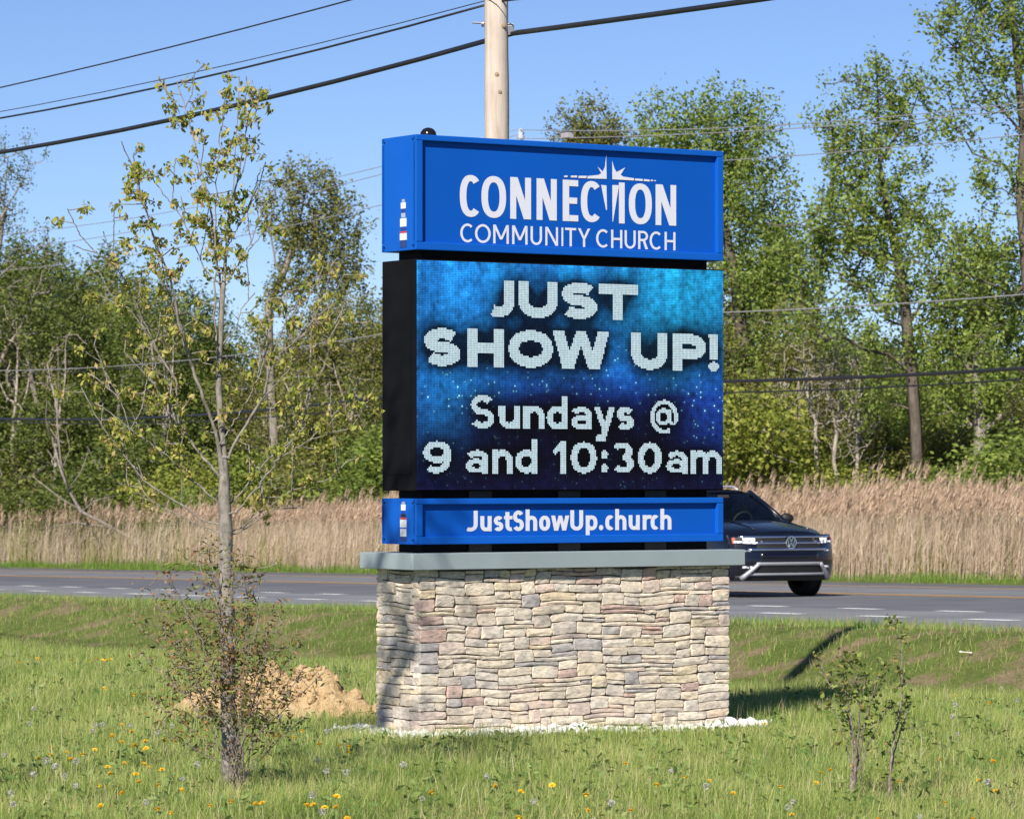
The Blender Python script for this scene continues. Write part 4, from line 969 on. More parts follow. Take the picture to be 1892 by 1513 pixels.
V, T = strips(np.stack([x, y, ground_z(x, y)], -1), sg.uniform(.5, 1.5, n), sg.uniform(.012, .024, n), np.zeros((n, 2)), sg, .35, 2)
tag(obj('reed_shoots', np_mesh('reed_shoots', V, [T]), M_lv['yellow']), 'fresh green shoots coming up through the dry reeds', 'reed shoots', kind='stuff')
M_grass = mat_leaf('lawn_grass', G((0.135, 0.204, 0.042), (0.207, 0.300, 0.061), (0.306, 0.407, 0.089), (0.430, 0.504, 0.138), (0.683, 0.619, 0.290)), .35, .8, .9, .55)
M_verge = mat_leaf('verge_grass', G((0.069, 0.138, 0.018), (0.115, 0.213, 0.029), (0.172, 0.287, 0.040), (0.253, 0.345, 0.069)), .35, .4, .9, .55)
M_bank = mat_leaf('bank_grass', G((0.128, 0.215, 0.040), (0.175, 0.286, 0.050), (0.246, 0.357, 0.071), (0.318, 0.350, 0.111), (0.429, 0.302, 0.175)), .3, .75, .7, .6)
gr = np.random.default_rng(32)
n = 42000; q = 44.9 + gr.random(n) * 2.6; t = gr.uniform(-12, 88, n); x, y = from_qt(q, t)
tuft = .5 + .5 * wob(x, y, 1.1, .3)
keep = gr.random(n) < np.clip((q - 44.9) * 1.6, .12, 1) * (.5 + .5 * tuft); x, y, q, tuft = x[keep], y[keep], q[keep], tuft[keep]; n = len(x)
V, T = strips(np.stack([x, y, ground_z(x, y) - .02], -1), gr.uniform(.10, .24, n) * (.55 + .9 * tuft) * np.clip((q - 44.6) * .9, .35, 1), gr.uniform(.010, .018, n), np.zeros((n, 2)), gr, .5, 2)
tag(obj('verge_grass', np_mesh('verge_grass', V, [T]), M_verge), 'strip of green grass between far road edge and reeds', 'grass', kind='stuff')
# bank between lawn and road
n = 330000; t = gr.uniform(-36, 30, n); q = gr.uniform(13.5, 25.15, n); x, y = from_qt(q, t)
vis = (np.abs(x / y) < .155) & (y > 28); e = y + .75 * x - 33.3; vis &= e > -1.5
patch = .5 + .5 * wob(x, y, 1.3, 1.7) * .6 + .5 * wob(x, y, .55, 3.1) * .5
crest = np.exp(-((q - 24.2) / .9) ** 2)
keep = vis & (gr.random(n) < .22 + .55 * np.clip(patch, 0, 1) + .4 * crest)
x, y, q, patch, crest = x[keep], y[keep], q[keep], patch[keep], crest[keep]; n = len(x)
tuft = sstep(.15, .8, wob(x, y, 1.6, .9)) * crest
V, T = strips(np.stack([x, y, ground_z(x, y) - .01], -1), gr.uniform(.045, .10, n) * (.7 + .6 * np.clip(patch, 0, 1)) * (1 + .2 * crest + 1.2 * tuft), gr.uniform(.006, .012, n), np.zeros((n, 2)), gr, .7, 2)
tag(obj('bank_grass', np_mesh('bank_grass', V, [T]), M_bank), 'patchy short grass on the low bank before the road', 'grass', kind='stuff')
# lawn
n = 1180000; Y_ = np.sqrt(gr.uniform(17.6 ** 2, 41.5 ** 2, n)); X_ = Y_ * gr.uniform(-.158, .158, n)
e = Y_ + .75 * X_ - 33.3
tuft = .5 + .5 * wob(X_, Y_, 2.4, .4) * .6 + .5 * wob(X_, Y_, 5.1, 1.4) * .4
cs, sn = math.cos(SA), math.sin(SA); lx = (X_ - SC[0]) * cs + (Y_ - SC[1]) * sn; ly = -(X_ - SC[0]) * sn + (Y_ - SC[1]) * cs
inside_ = (np.abs(lx) < BW / 2 + .03) & (np.abs(ly) < BD / 2 + .03)
gravel = (np.abs(lx) < BW / 2 + .22) & (np.abs(ly) < BD / 2 + .2)
pile = ((X_ + 1.60) / .72) ** 2 + ((Y_ - 27.7) / .62) ** 2 < .8
keep = (e < 1.2) & ~inside_ & ~pile & (gr.random(n) < .45 + .55 * np.clip(tuft, 0, 1)) & (~gravel | (gr.random(n) < .22))
X_, Y_, tuft, gravel = X_[keep], Y_[keep], tuft[keep], gravel[keep]; n = len(X_)
hh = (.028 + .105 * gr.random(n) ** 1.9) * (.65 + .7 * np.clip(tuft, 0, 1)) * np.where(gravel, .55, 1)
V, T = strips(np.stack([X_, Y_, ground_z(X_, Y_) - .008], -1), hh, gr.uniform(.0022, .0044, n) * (Y_ / 22) ** .5, np.full((n, 2), (.06, .0)), gr, .9, 2)
tag(obj('lawn_grass', np_mesh('lawn_grass', V, [T]), M_grass), 'long unmown lawn grass all round the sign', 'grass', kind='stuff')
# the lawn and bank go on beyond the picture, with coarser blades
n = 150000; Y_ = np.sqrt(gr.uniform(10 ** 2, 44 ** 2, n)); X_ = gr.uniform(-9, 9, n); q, t = qt(X_, Y_)
keep = ((np.abs(X_ / Y_) > .153) | (Y_ < 17.9)) & (q < 25) & (np.abs(X_) < .2 * Y_ + 3.2); X_, Y_ = X_[keep], Y_[keep]; n = len(X_)
V, T = strips(np.stack([X_, Y_, ground_z(X_, Y_) - .008], -1), .04 + .12 * gr.random(n) ** 1.5, gr.uniform(.006, .012, n), np.zeros((n, 2)), gr, .8, 2)
tag(obj('outer_lawn_grass', np_mesh('outer_lawn_grass', V, [T]), M_grass), 'lawn grass continuing past the edges of the view', 'grass', kind='stuff')
# broad weed leaves low in the lawn
wd_ = np.random.default_rng(71); n = 9000; Y_ = np.sqrt(wd_.uniform(18 ** 2, 36 ** 2, n)); X_ = Y_ * wd_.uniform(-.155, .155, n)
kx, ky = np.round(X_ * 2.2), np.round(Y_ * 2.2); X_ = X_ * .45 + .55 * kx / 2.2 + wd_.normal(0, .05, n); Y_ = Y_ * .45 + .55 * ky / 2.2 + wd_.normal(0, .05, n)
lx = (X_ - SC[0]) * cs + (Y_ - SC[1]) * sn; ly = -(X_ - SC[0]) * sn + (Y_ - SC[1]) * cs
keep = (Y_ + .75 * X_ < 33) & ~((np.abs(lx) < BW / 2 + .25) & (np.abs(ly) < BD / 2 + .25)) & (((X_ + 1.60) / .72) ** 2 + ((Y_ - 27.7) / .62) ** 2 > .8); X_, Y_ = X_[keep], Y_[keep]; n = len(X_)
V, Q = leaf_quads(np.stack([X_, Y_, ground_z(X_, Y_) + wd_.uniform(.03, .075, n)], -1), wd_.uniform(.03, .075, n), wd_, -.2, .4)
tag(obj('lawn_weeds', np_mesh('lawn_weeds', V, [Q]), mat_leaf('weed_leaves', G((.10, .17, .045), (.15, .24, .06), (.21, .29, .08), (.27, .33, .11)), .3)), 'broad leaved weeds low among the lawn grass', 'weeds', kind='stuff')
# dry seed stalks in the lawn
n = 5200; Y_ = np.sqrt(gr.uniform(18 ** 2, 36 ** 2, n)); X_ = Y_ * gr.uniform(-.155, .155, n); keep = (Y_ + .75 * X_ < 33.2)
lx = (X_ - SC[0]) * cs + (Y_ - SC[1]) * sn; ly = -(X_ - SC[0]) * sn + (Y_ - SC[1]) * cs; keep &= ~((np.abs(lx) < BW / 2 + .1) & (np.abs(ly) < BD / 2 + .1))
X_, Y_ = X_[keep], Y_[keep]; n = len(X_)
V, T = strips(np.stack([X_, Y_, ground_z(X_, Y_)], -1), gr.uniform(.09, .19, n), gr.uniform(.0022, .0042, n), np.zeros((n, 2)), gr, .45)
tag(obj('dry_stalks', np_mesh('dry_stalks', V, [T]), mat_leaf('dry_stalk_straw', G((.30, .24, .12), (.45, .40, .22), (.55, .50, .32)), .2)), 'pale dry seed stalks standing in the lawn', 'grass stalks', kind='stuff')
# ------------------------------------------------------------------ young maple in the lawn
def traced_plant(name, px, Y, lines, clusters, r_trunk, r_tip, seed, mats, label, cat, per, leaf, spread, droop, twigs=(.05, .12), depth=.8, from_=.35, aspect=.6, sides=7, extra_buds=None, dense=0, pw=.6):
    rng = np.random.default_rng(seed); k = Y / F; x0 = (px - CX) * k; z0 = float(ground_z(x0, Y)); zo = CAMZ - z0
    skel = []; centres = []
    for i, l in enumerate(lines):
        n = len(l)
        ext = math.hypot(l[-1][0] - l[0][0], l[-1][1] - l[0][1]) * k
        dy = 0 if i == 0 else rng.uniform(-1, 1) * depth * ext * .5
        y0 = 0.
        if i and skel:                                    # continue the depth of the limb it leaves
            p0 = np.array([(l[0][0] - px) * k, (HY - l[0][1]) * k + zo])
            alln = np.concatenate(skel); j = np.hypot(alln[:, 0] - p0[0], alln[:, 2] - p0[1]).argmin(); y0 = alln[j, 1]
        P = np.array([[(a - px) * k, y0 + dy * (j / (n - 1)) ** 1.2, (HY - b) * k + zo] for j, (a, b) in enumerate(l)])
        if i == 0: P[0, 2] = -.15
        P[:, 2] = np.where(np.array([b for _, b in l]) > 1480, -.15, P[:, 2])
        skel.append(P)
        L_ = np.linalg.norm(np.diff(P, axis=0), axis=1).sum()
        m = int(clusters * L_ * (.8 if i == 0 else 2.4 if i < dense else 1))
        s = from_ + (1 - from_) * rng.random(m)
        if i == 0: s = .45 + .55 * rng.random(m)
        cum = np.concatenate([[0], np.cumsum(np.linalg.norm(np.diff(P, axis=0), axis=1))]) / max(L_, 1e-6)
        pos = np.stack([np.interp(s, cum, P[:, c]) for c in range(3)], -1)
        off = rng.normal(0, 1, (m, 3)); off[:, 2] = np.abs(off[:, 2]) * .7; off /= np.linalg.norm(off, axis=1, keepdims=True)
        centres.append(pos + off * rng.uniform(*twigs, (m, 1)))
    cen = np.concatenate(centres); cen = cen[cen[:, 2] > .08]
    A0, A1, R0, R1, tips, _, _ = grow(skel, cen, rng, r_trunk, r_tip, bend=.05, pen=.0, res=34, pw=pw)
    root = empty(name, (x0, Y, z0), 0, label, cat)
    V, Q = cone_edges(A0, A1, R0, R1, sides); obj('trunk', np_mesh('trunk', V, [Q], True), mats[0], root)
    kk = rng.integers(max(1, per // 2), per + per // 2 + 1, len(tips)); C = np.repeat(tips, kk, axis=0) + rng.normal(0, spread, (kk.sum(), 3)) - [0, 0, spread * droop]
    V, Q = leaf_quads(C, leaf * rng.uniform(.6, 1.3, len(C)), rng, droop, aspect); obj('crown', np_mesh('crown', V, [Q]), mats[1], root)
    if extra_buds:
        C = np.repeat(tips, extra_buds[0], axis=0) + rng.normal(0, spread * 1.1, (len(tips) * extra_buds[0], 3))
        V, Q = leaf_quads(C, extra_buds[1] * rng.uniform(.6, 1.3, len(C)), rng, .2, .8); obj('buds', np_mesh('buds', V, [Q]), extra_buds[2], root)
    return root
M_bks = mat_bark('young_maple_bark', (.11, .10, .085), (.34, .31, .27), 30, (1, 1, .5), .006)
M_mlv = mat_leaf('new_maple_leaves', G((.17, .22, .03), (.28, .33, .05), (.40, .41, .08), (.50, .43, .13), (.52, .38, .18)), .4, .45, 2.0)
maple_lines = [
 [(424, 1455), (421, 1284), (420, 1170), (417, 1023), (415, 933), (414, 841), (407, 758), (405, 676), (410, 560), (413, 530), (418, 461), (424, 392), (434, 289), (441, 169), (442, 143)],
 [(406, 700), (398, 598), (400, 444), (401, 341), (415, 237), (421, 190)], [(419, 455), (434, 368), (449, 299), (465, 220), (492, 172)],
 [(410, 545), (396, 450), (382, 358), (370, 313), (355, 255), (338, 196), (321, 143)],
 [(413, 870), (400, 800), (364, 700), (335, 600), (321, 512), (303, 471), (286, 409), (274, 365), (266, 327), (246, 280)],
 [(413, 888), (364, 831), (330, 785), (308, 758), (290, 715), (262, 686), (228, 650)], [(330, 785), (325, 702), (298, 662), (275, 620), (240, 570), (180, 545)], [(298, 662), (270, 600), (235, 520), (205, 480), (150, 460)],
 [(415, 940), (344, 877), (311, 841), (258, 804), (196, 752)], [(415, 972), (377, 962), (325, 927), (265, 887), (229, 841), (189, 788), (150, 715)],
 [(416, 990), (397, 983), (311, 943), (258, 917), (212, 890), (194, 862)], [(415, 943), (440, 915), (490, 851), (543, 808), (590, 780)], [(416, 950), (437, 947), (520, 847), (576, 814), (632, 758)],
 [(414, 860), (443, 804), (490, 732), (503, 666), (530, 600), (578, 543), (628, 480)], [(490, 732), (530, 690), (559, 652), (610, 628), (645, 560)],
 [(413, 812), (460, 735), (473, 702), (480, 650)], [(417, 985), (443, 976), (530, 910), (609, 884), (640, 850)], [(418, 990), (440, 985), (506, 940), (562, 938)],
 [(418, 461), (451, 399), (477, 338)], [(413, 536), (441, 485), (485, 430), (490, 395)], [(412, 530), (379, 500), (355, 444), (334, 399), (286, 338)],
 [(407, 640), (437, 605), (445, 570), (470, 540)], [(364, 700), (345, 620), (320, 560), (315, 500)], [(503, 666), (540, 640), (580, 600), (640, 590)], [(576, 814), (620, 800), (665, 790)], [(265, 887), (240, 800), (225, 740), (180, 700)],
 [(344, 877), (330, 800), (310, 720)], [(521, 846), (560, 790), (580, 720)]]
sh = np.random.default_rng(63); extra = []
for l in maple_lines[2:]:
    l = np.array(l, float); n_ = len(l)
    for f in (.35, .52, .68, .84):
        if sh.random() < .2: continue
        u_ = f * (n_ - 1); i_ = int(u_); p0 = l[i_] + (l[min(i_ + 1, n_ - 1)] - l[i_]) * (u_ - i_)
        d_ = l[min(i_ + 1, n_ - 1)] - l[i_]; d_ = d_ / (np.linalg.norm(d_) + 1e-6); sd_ = sh.choice([-1, 1]); d2_ = d_ * .5 + np.array([.45 * sd_, -.85]); d2_ /= np.linalg.norm(d2_)
        L_ = sh.uniform(45, 120) * (1.1 - .4 * f); p1 = p0 + d2_ * L_ * .5 + sh.normal(0, 4, 2); p2 = p1 + (d2_ * .7 + [0, -.5]) * L_ * .55
        extra.append([tuple(p0), tuple(p1), tuple(p2)])
maple_lines += extra
traced_plant('maple_sapling', 422, 21.3, maple_lines, 8.5, .040, 0.0030, 61, (M_bks, M_mlv), 'young maple sapling with yellowish new leaves standing left of the sign', 'tree', 18, .037, .0165, 1.1, (.03, .17), from_=.34, aspect=.5, dense=5, pw=.70)
# shrub growing round the maple's foot
M_stem = mat_bark('shrub_stem_bark', (.13, .10, .085), (.34, .28, .24), 40, (1, 1, .5), .004)
M_olv = mat_leaf('olive_shrub_leaves', G((.08, .10, .025), (.14, .16, .04), (.21, .22, .06), (.26, .24, .08)), .25, .4, 3.0)
M_bud = mat_leaf('rust_brown_buds', G((.15, .07, .03), (.24, .115, .045), (.32, .16, .06), (.28, .20, .075)), .15, .3, 3.0)
br = np.random.default_rng(64); bl = [[(437, 1468), (440, 1380), (432, 1280), (438, 1180), (428, 1080), (432, 1020)]]
tips_ = [(255, 1210), (240, 1150), (280, 1090), (300, 1030), (345, 1020), (380, 1060), (330, 1100), (460, 1020), (475, 1050), (510, 1110), (545, 1130), (560, 1180), (540, 1250), (565, 1230), (600, 1240), (560, 1330), (500, 1180), (400, 1120), (290, 1240), (262, 1290), (300, 1340), (350, 1180), (480, 1250), (520, 1330), (390, 1020), (310, 1150), (470, 1130), (420, 1040)]
for i, (tx, ty) in enumerate(tips_):
    sx_ = 437 + br.uniform(-22, 22); sy_ = 1462
    mx, my = sx_ + (tx - sx_) * .22 + br.uniform(-8, 8), sy_ + (ty - sy_) * .42
    hx_, hy_ = sx_ + (tx - sx_) * .62 + br.uniform(-12, 12), sy_ + (ty - sy_) * .74 + br.uniform(-12, 12)
    bl.append([(437, 1462), (sx_, sy_ - 25), (mx, my), (hx_, hy_), (tx, ty)])
traced_plant('shrub', 437, 20.75, bl, 23, .020, .0024, 65, (M_stem, M_olv), 'leggy shrub with rusty buds round the foot of the young maple', 'shrub', 3, .046, .021, .1, (.02, .11), .95, .38, .26, 5, (3, .019, M_bud))
# smaller bush at the right
M_bsh = mat_leaf('right_bush_leaves', G((.09, .13, .03), (.17, .23, .045), (.27, .33, .07), (.34, .24, .09)), .35, .4, 3.0)
rl = [[(1578, 1490), (1575, 1380), (1570, 1330), (1552, 1290), (1530, 1260), (1512, 1215)]] + [
 [(1578, 1448), (1582, 1380), (1585, 1310), (1572, 1240), (1548, 1195)], [(1580, 1448), (1590, 1370), (1600, 1310), (1612, 1260), (1625, 1215)], [(1578, 1490), (1640, 1486), (1645, 1440), (1655, 1390), (1672, 1340), (1690, 1300)],
 [(1645, 1440), (1652, 1380), (1668, 1290), (1668, 1210), (1655, 1150)], [(1578, 1445), (1560, 1360), (1540, 1310), (1510, 1300)], [(1582, 1448), (1600, 1380), (1625, 1330), (1640, 1290)], [(1585, 1310), (1590, 1270), (1600, 1240)], [(1582, 1400), (1570, 1330), (1555, 1260), (1548, 1210)]]
traced_plant('bush', 1578, 21.35, rl, 26, .020, .0018, 66, (M_stem, M_bsh), 'small sparse bush with grey stems in the lawn right of the sign', 'bush', 5, .036, .020, .0, (.015, .08), .9, .38, .6, 5)

# ------------------------------------------------------------------ dirt pile
def lump(n_u, n_v, fn):
    V = []
    for j in range(n_v + 1):
        for i in range(n_u): V.append(fn(2 * math.pi * i / n_u, j / n_v))
    Q = [(j * n_u + i, j * n_u + (i + 1) % n_u, (j + 1) * n_u + (i + 1) % n_u, (j + 1) * n_u + i) for j in range(n_v) for i in range(n_u)]
    return np.array(V), np.array(Q)
dr = np.random.default_rng(12); NZ = dr.random((40, 40))
def n2(x, y):
    x = x % 39; y = y % 39; i, j = int(x), int(y); fx, fy = x - i, y - j
    return (NZ[i, j] * (1 - fx) + NZ[(i + 1) % 40, j] * fx) * (1 - fy) + (NZ[i, (j + 1) % 40] * (1 - fx) + NZ[(i + 1) % 40, (j + 1) % 40] * fx) * fy
def mat_dirt():
    m, nt, N, L, b = nodes_of('sandy_clay')
    n = noise(nt, 14, 8, .75); r = ramp(nt, [(.26, (.34, .22, .11)), (.46, (.58, .41, .22)), (.72, (.70, .53, .32))]); L.new(n.outputs[0], r.inputs[0])
    L.new(r.outputs[0], b.inputs['Base Color']); b.inputs['Roughness'].default_value = .95; b.inputs['Specular IOR Level'].default_value = .1
    n3 = noise(nt, 45, 6, .7); bump(nt, n3.outputs[0], 1., .03, b); return m
M_dirt = mat_dirt()
PXc, PYc = -1.60, 27.7
cell = dr.random((60, 3)) * [1.9, 1.4, 1.0] - [.95, .7, 0]
def pile_h(x, y):
    h = .25 * math.exp(-((x - .02) / .26) ** 2 - (y / .34) ** 2) + .19 * math.exp(-((x - .30) / .16) ** 2 - ((y + .1) / .25) ** 2) + .15 * math.exp(-((x + .28) / .26) ** 2 - (y / .3) ** 2) + .12 * math.exp(-((x + .58) / .24) ** 2 - ((y + .05) / .25) ** 2) + .10 * math.exp(-((x - .52) / .12) ** 2 - ((y + .1) / .15) ** 2)
    d2 = np.sort((cell[:, 0] - x) ** 2 + (cell[:, 1] - y) ** 2)[:2]; i = np.argmin((cell[:, 0] - x) ** 2 + (cell[:, 1] - y) ** 2)
    crack = min(1, (math.sqrt(d2[1]) - math.sqrt(d2[0])) / .05)                 # lumps with furrows between
    m = min(1, h * 9)
    return h * (.55 + .4 * n2(x * 6 + 10, y * 6 + 10) + .35 * (cell[i, 2] - .3)) + m * (.035 * crack + .05 * n2(x * 19 + 3, y * 19 + 5) + .03 * n2(x * 41 + 5, y * 41 + 9)) - .05
gx_ = np.linspace(-.85, .85, 130); gy_ = np.linspace(-.62, .62, 90)
V = [(x, y, pile_h(x, y)) for y in gy_ for x in gx_]; i = np.arange(130 * 90).reshape(90, 130)
obj('dirt_pile', np_mesh('dirt_pile', V, [np.stack([i[:-1, :-1], i[:-1, 1:], i[1:, 1:], i[1:, :-1]], -1).reshape(-1, 4)], True), M_dirt, loc=(PXc, PYc, float(ground_z(PXc, PYc))), label='low pile of tan sandy dirt in the lawn left of the sign base', cat='dirt pile')
pile_ob = bpy.data.objects['dirt_pile']
def rock_mesh(name, r, seed, sq=(1, 1, .75), rough=.18):
    rg = np.random.default_rng(seed); bm = bmesh.new(); bmesh.ops.create_icosphere(bm, subdivisions=2 if r > .04 else 1, radius=1)
    for v_ in bm.verts:
        f_ = 1 + rg.uniform(-rough, rough); v_.co = Vector((v_.co.x * r * sq[0] * f_, v_.co.y * r * sq[1] * f_, v_.co.z * r * sq[2] * f_))
    me = bpy.data.meshes.new(name); bm.to_mesh(me); bm.free(); return me
for i, (dx, dy, r, lb) in enumerate(((.66, -.16, .075, 'largest loose dirt clod beside the sign base'), (.78, -.1, .045, 'small dirt clod touching the sign base side'), (-.66, -.12, .04, 'small dirt clod at the left end of the dirt pile'), (.40, -.42, .035, 'small dirt clod in front of the dirt pile'))):
    x, y = PXc + dx, PYc + dy
    obj('dirt_clod', rock_mesh('dirt_clod', r, 70 + i), M_dirt, loc=(x, y, float(ground_z(x, y)) + r * .45), label=lb, cat='dirt clod', group='clods beside the dirt pile')

crumbs = MB(); cr = np.random.default_rng(15)
bm = bmesh.new(); bmesh.ops.create_icosphere(bm, subdivisions=1, radius=1); IV0 = np.array([v_.co[:] for v_ in bm.verts]); IF0 = [tuple(v_.index for v_ in f_.verts) for f_ in bm.faces]; bm.free()
for _ in range(170):
    x, y = cr.normal(0, .42), cr.normal(-.12, .22); hh_ = pile_h(x, y) if abs(x) < .85 and abs(y) < .62 else 0
    r = cr.uniform(.008, .034) * (1 if cr.random() < .8 else 1.5)
    crumbs.add(IV0 * r * cr.uniform(.7, 1.2, 3) * (1 + cr.uniform(-.2, .2, (len(IV0), 1))) + [x, y, max(hh_, .0) + r * .35], IF0)
crumbs.build('loose_crumbs', M_dirt, pile_ob, kind='stuff')
# ------------------------------------------------------------------ white gravel round the base
M_gravel = mat_plain('white_marble_chips', (.74, .73, .72), .8, var=.1, vscale=30, bstr=.3, bscale=60, bdist=.004)
gv = np.random.default_rng(13); protoV = []
bm = bmesh.new(); bmesh.ops.create_icosphere(bm, subdivisions=1, radius=1); IV = np.array([v_.co[:] for v_ in bm.verts]); IF = np.array([[v_.index for v_ in f_.verts] for f_ in bm.faces]); bm.free()
def sign_pt(lx, ly): return SC[0] + lx * math.cos(SA) - ly * math.sin(SA), SC[1] + lx * math.sin(SA) + ly * math.cos(SA)
GVs, GFs, b0 = [], [], 0
for k in range(1500):
    side = gv.random()
    if side < .60: lx, ly = gv.uniform(-BW / 2 - .2, BW / 2 + .2), -BD / 2 - gv.random() ** 1.5 * .22 - .01
    elif side < .78: lx, ly = -BW / 2 - gv.random() ** 1.3 * .25 - .01, gv.uniform(-BD / 2 - .2, BD / 2 + .2)
    elif side < .9: lx, ly = BW / 2 + gv.random() ** 1.3 * .22 + .01, gv.uniform(-BD / 2 - .2, BD / 2 + .2)
    else: lx, ly = gv.uniform(-BW / 2, BW / 2), BD / 2 + gv.random() * .2 + .01
    x, y = sign_pt(lx, ly); r = gv.uniform(.010, .024)
    V = IV * (r * (1 + gv.uniform(-.25, .25, (len(IV), 1)))) * gv.uniform(.7, 1.2, 3) + [x, y, float(ground_z(x, y)) + gv.uniform(.004, .03)]
    GVs.append(V); GFs.append(IF + b0); b0 += len(IV)
tag(obj('white_gravel', np_mesh('white_gravel', np.concatenate(GVs), [np.concatenate(GFs)]), M_gravel), 'white marble chips scattered round the foot of the stone base', 'gravel', kind='stuff')
for i in range(26):
    lx = gv.choice([gv.uniform(-.55, .2), gv.uniform(.85, 1.42), gv.uniform(-1.5, -1.3), gv.uniform(-1.3, 1.3)]); ly = -BD / 2 - gv.uniform(.03, .17)
    x, y = sign_pt(lx, ly); r = gv.uniform(.022, .042)
    obj('white_stone', rock_mesh('white_stone', r, 100 + i, (1.2, 1, .8), .22), M_gravel, loc=(x, y, float(ground_z(x, y)) + r * .55 + .012), label='white marble stone among the chips along the front of the sign base', cat='stone', group='white stones at the sign base')

# ------------------------------------------------------------------ dandelions
M_dand = mat_plain('dandelion_yellow', (.86, .55, .015), .7, var=.12, vscale=60); M_dstem = mat_plain('dandelion_stem', (.28, .34, .12), .6)
M_seed = mat_leaf('dandelion_seed_fluff', G((.52, .50, .45), (.62, .60, .54), (.72, .69, .63)), .5, .2, 8)
df = np.random.default_rng(14)
def flower_mesh(seed):
    rg = np.random.default_rng(seed); m = MB()
    for ring, (nn, r, h, w) in enumerate(((14, .021, .002, .007), (12, .015, .007, .006), (8, .008, .010, .005))):
        for k in range(nn):
            a = 2 * math.pi * (k + .5 * ring) / nn + rg.uniform(-.1, .1); c, s = math.cos(a), math.sin(a)
            rr_ = r * rg.uniform(.85, 1.1); z = h + rg.uniform(-.002, .002)
            m.add([(0, 0, h * .4), (c * rr_ * .6 - s * w * .5, s * rr_ * .6 + c * w * .5, z + .001), (c * rr_, s * rr_, z), (c * rr_ * .6 + s * w * .5, s * rr_ * .6 - c * w * .5, z + .001)], [(0, 1, 2, 3)])
    m.lathe([(.0, -.008), (.006, -.006), (.007, 0)], 8); return m.mesh('flower_head')
def fluff_mesh(seed):
    rg = np.random.default_rng(seed); C = rg.normal(0, 1, (70, 3)); C /= np.linalg.norm(C, axis=1, keepdims=True)
    V, Q = leaf_quads(C * .0185, .013 * rg.uniform(.7, 1.2, 70), rg, 0, .7); return np_mesh('seed_head', V, [Q])
stem_me = MB().tube([(0, 0, -1), (.02, 0, -.5), (0, 0, 0)], [.0028, .0024, .002], 5)
stem_me = MB().tube([(.012, 0, -.14), (.004, .004, -.07), (0, 0, -.004)], [.0027, .0024, .002], 5).mesh('stem')
heads = [flower_mesh(i) for i in range(4)]; fluffs = [fluff_mesh(i) for i in range(3)]
ypts = [(545, 970), (590, 935), (640, 955), (705, 1005), (655, 1030), (708, 1045), (800, 985), (797, 1010), (850, 1010), (590, 1005), (537, 980), (640, 1040), (325, 1068), (400, 1080), (247, 1085), (185, 1108), (345, 1108), (460, 1055), (605, 1127), (522, 1142), (700, 1135), (725, 1138), (533, 1182), (660, 1182), (482, 1240), (592, 1283), (675, 1220), (768, 1237), (882, 1268), (488, 1350), (1022, 1345), (1120, 1323), (506, 775), (650, 802), (500, 598), (520, 597), (540, 592), (468, 600), (440, 600), (345, 600), (182, 600), (90, 592), (1650, 1022), (1695, 1030), (1692, 1055), (1552, 1020), (1425, 990), (1335, 985), (1465, 950), (1635, 1295), (1632, 1330), (1520, 1327), (1575, 1338), (1490, 1325), (1685, 1375), (1275, 1325), (1245, 1320), (830, 1360), (220, 415), (255, 395), (258, 425), (435, 398), (1565, 460), (250, 1040)]
def lawn_y(py): return F * CAMZ / (py - HY)
yel = []
for cx_, cy_ in ypts: yel.append((cx_ * .3805, 980 + cy_ * .3805))
for cx_, cy_ in ((520, 1118), (585, 1143), (375, 1178), (600, 1235), (670, 1225), (245, 1170), (1028, 1128), (1022, 1190), (1160, 942), (695, 905), (748, 893), (882, 880), (1590, 1145), (1415, 1200), (1525, 1222), (1235, 1170), (1395, 845), (1710, 848), (1685, 520), (1490, 462), (515, 490), (665, 972), (1725, 980), (1625, 928), (455, 1000), (175, 1040), (360, 640)):
    yel.append((1300 + cx_ * .3129, 1120 + cy_ * .3129))
for _ in range(12): yel.append((df.uniform(640, 1330), df.uniform(1395, 1508)))
for _ in range(6): yel.append((df.uniform(0, 1892), df.uniform(1420, 1510)))
def region(px):
    return 'left of the sign' if px < 690 else 'in front of the sign' if px < 1352 else 'right of the sign'
def flower(px, py, kind, idx):
    Y = lawn_y(py + 8) ; Y = min(Y, 33.0); hgt = df.uniform(.075, .125)
    Y = F * (CAMZ - hgt) / (py - HY)
    if Y > 34: Y = 34 + df.uniform(-1, 0)
    x = (px - CX) / F * Y; z = float(ground_z(x, Y))
    lx = (x - SC[0]) * cs + (Y - SC[1]) * sn; ly = -(x - SC[0]) * sn + (Y - SC[1]) * cs
    if abs(lx) < BW / 2 + .12 and abs(ly) < BD / 2 + .12: return
    if kind == 'yellow':
        r = empty('dandelion', (x, Y, z), df.uniform(0, 6), 'yellow dandelion in bloom in the grass ' + region(px), 'dandelion', 'yellow dandelions ' + region(px)); hd = heads[idx % 4]; nm, mt = 'flower_head', M_dand
    else:
        r = empty('dandelion_clock', (x, Y, z), df.uniform(0, 6), 'grey white dandelion seed head in the grass ' + region(px), 'dandelion', 'dandelion seed heads ' + region(px)); hd = fluffs[idx % 3]; nm, mt = 'seed_head', M_seed; hgt += .02
    obj('stem', stem_me, M_dstem, r, (0, 0, hgt)); h_ = obj(nm, hd, mt, r, (0, 0, hgt)); h_.rotation_euler = (df.uniform(-.1, .6), df.uniform(-.35, .35), 0); s_f = df.uniform(.8, 1.15) * (1.0 if kind == 'yellow' else .85); h_.scale = (s_f,) * 3
for i, (a_, b_) in enumerate(yel):
    if b_ > 1195: flower(a_, b_, 'yellow', i)
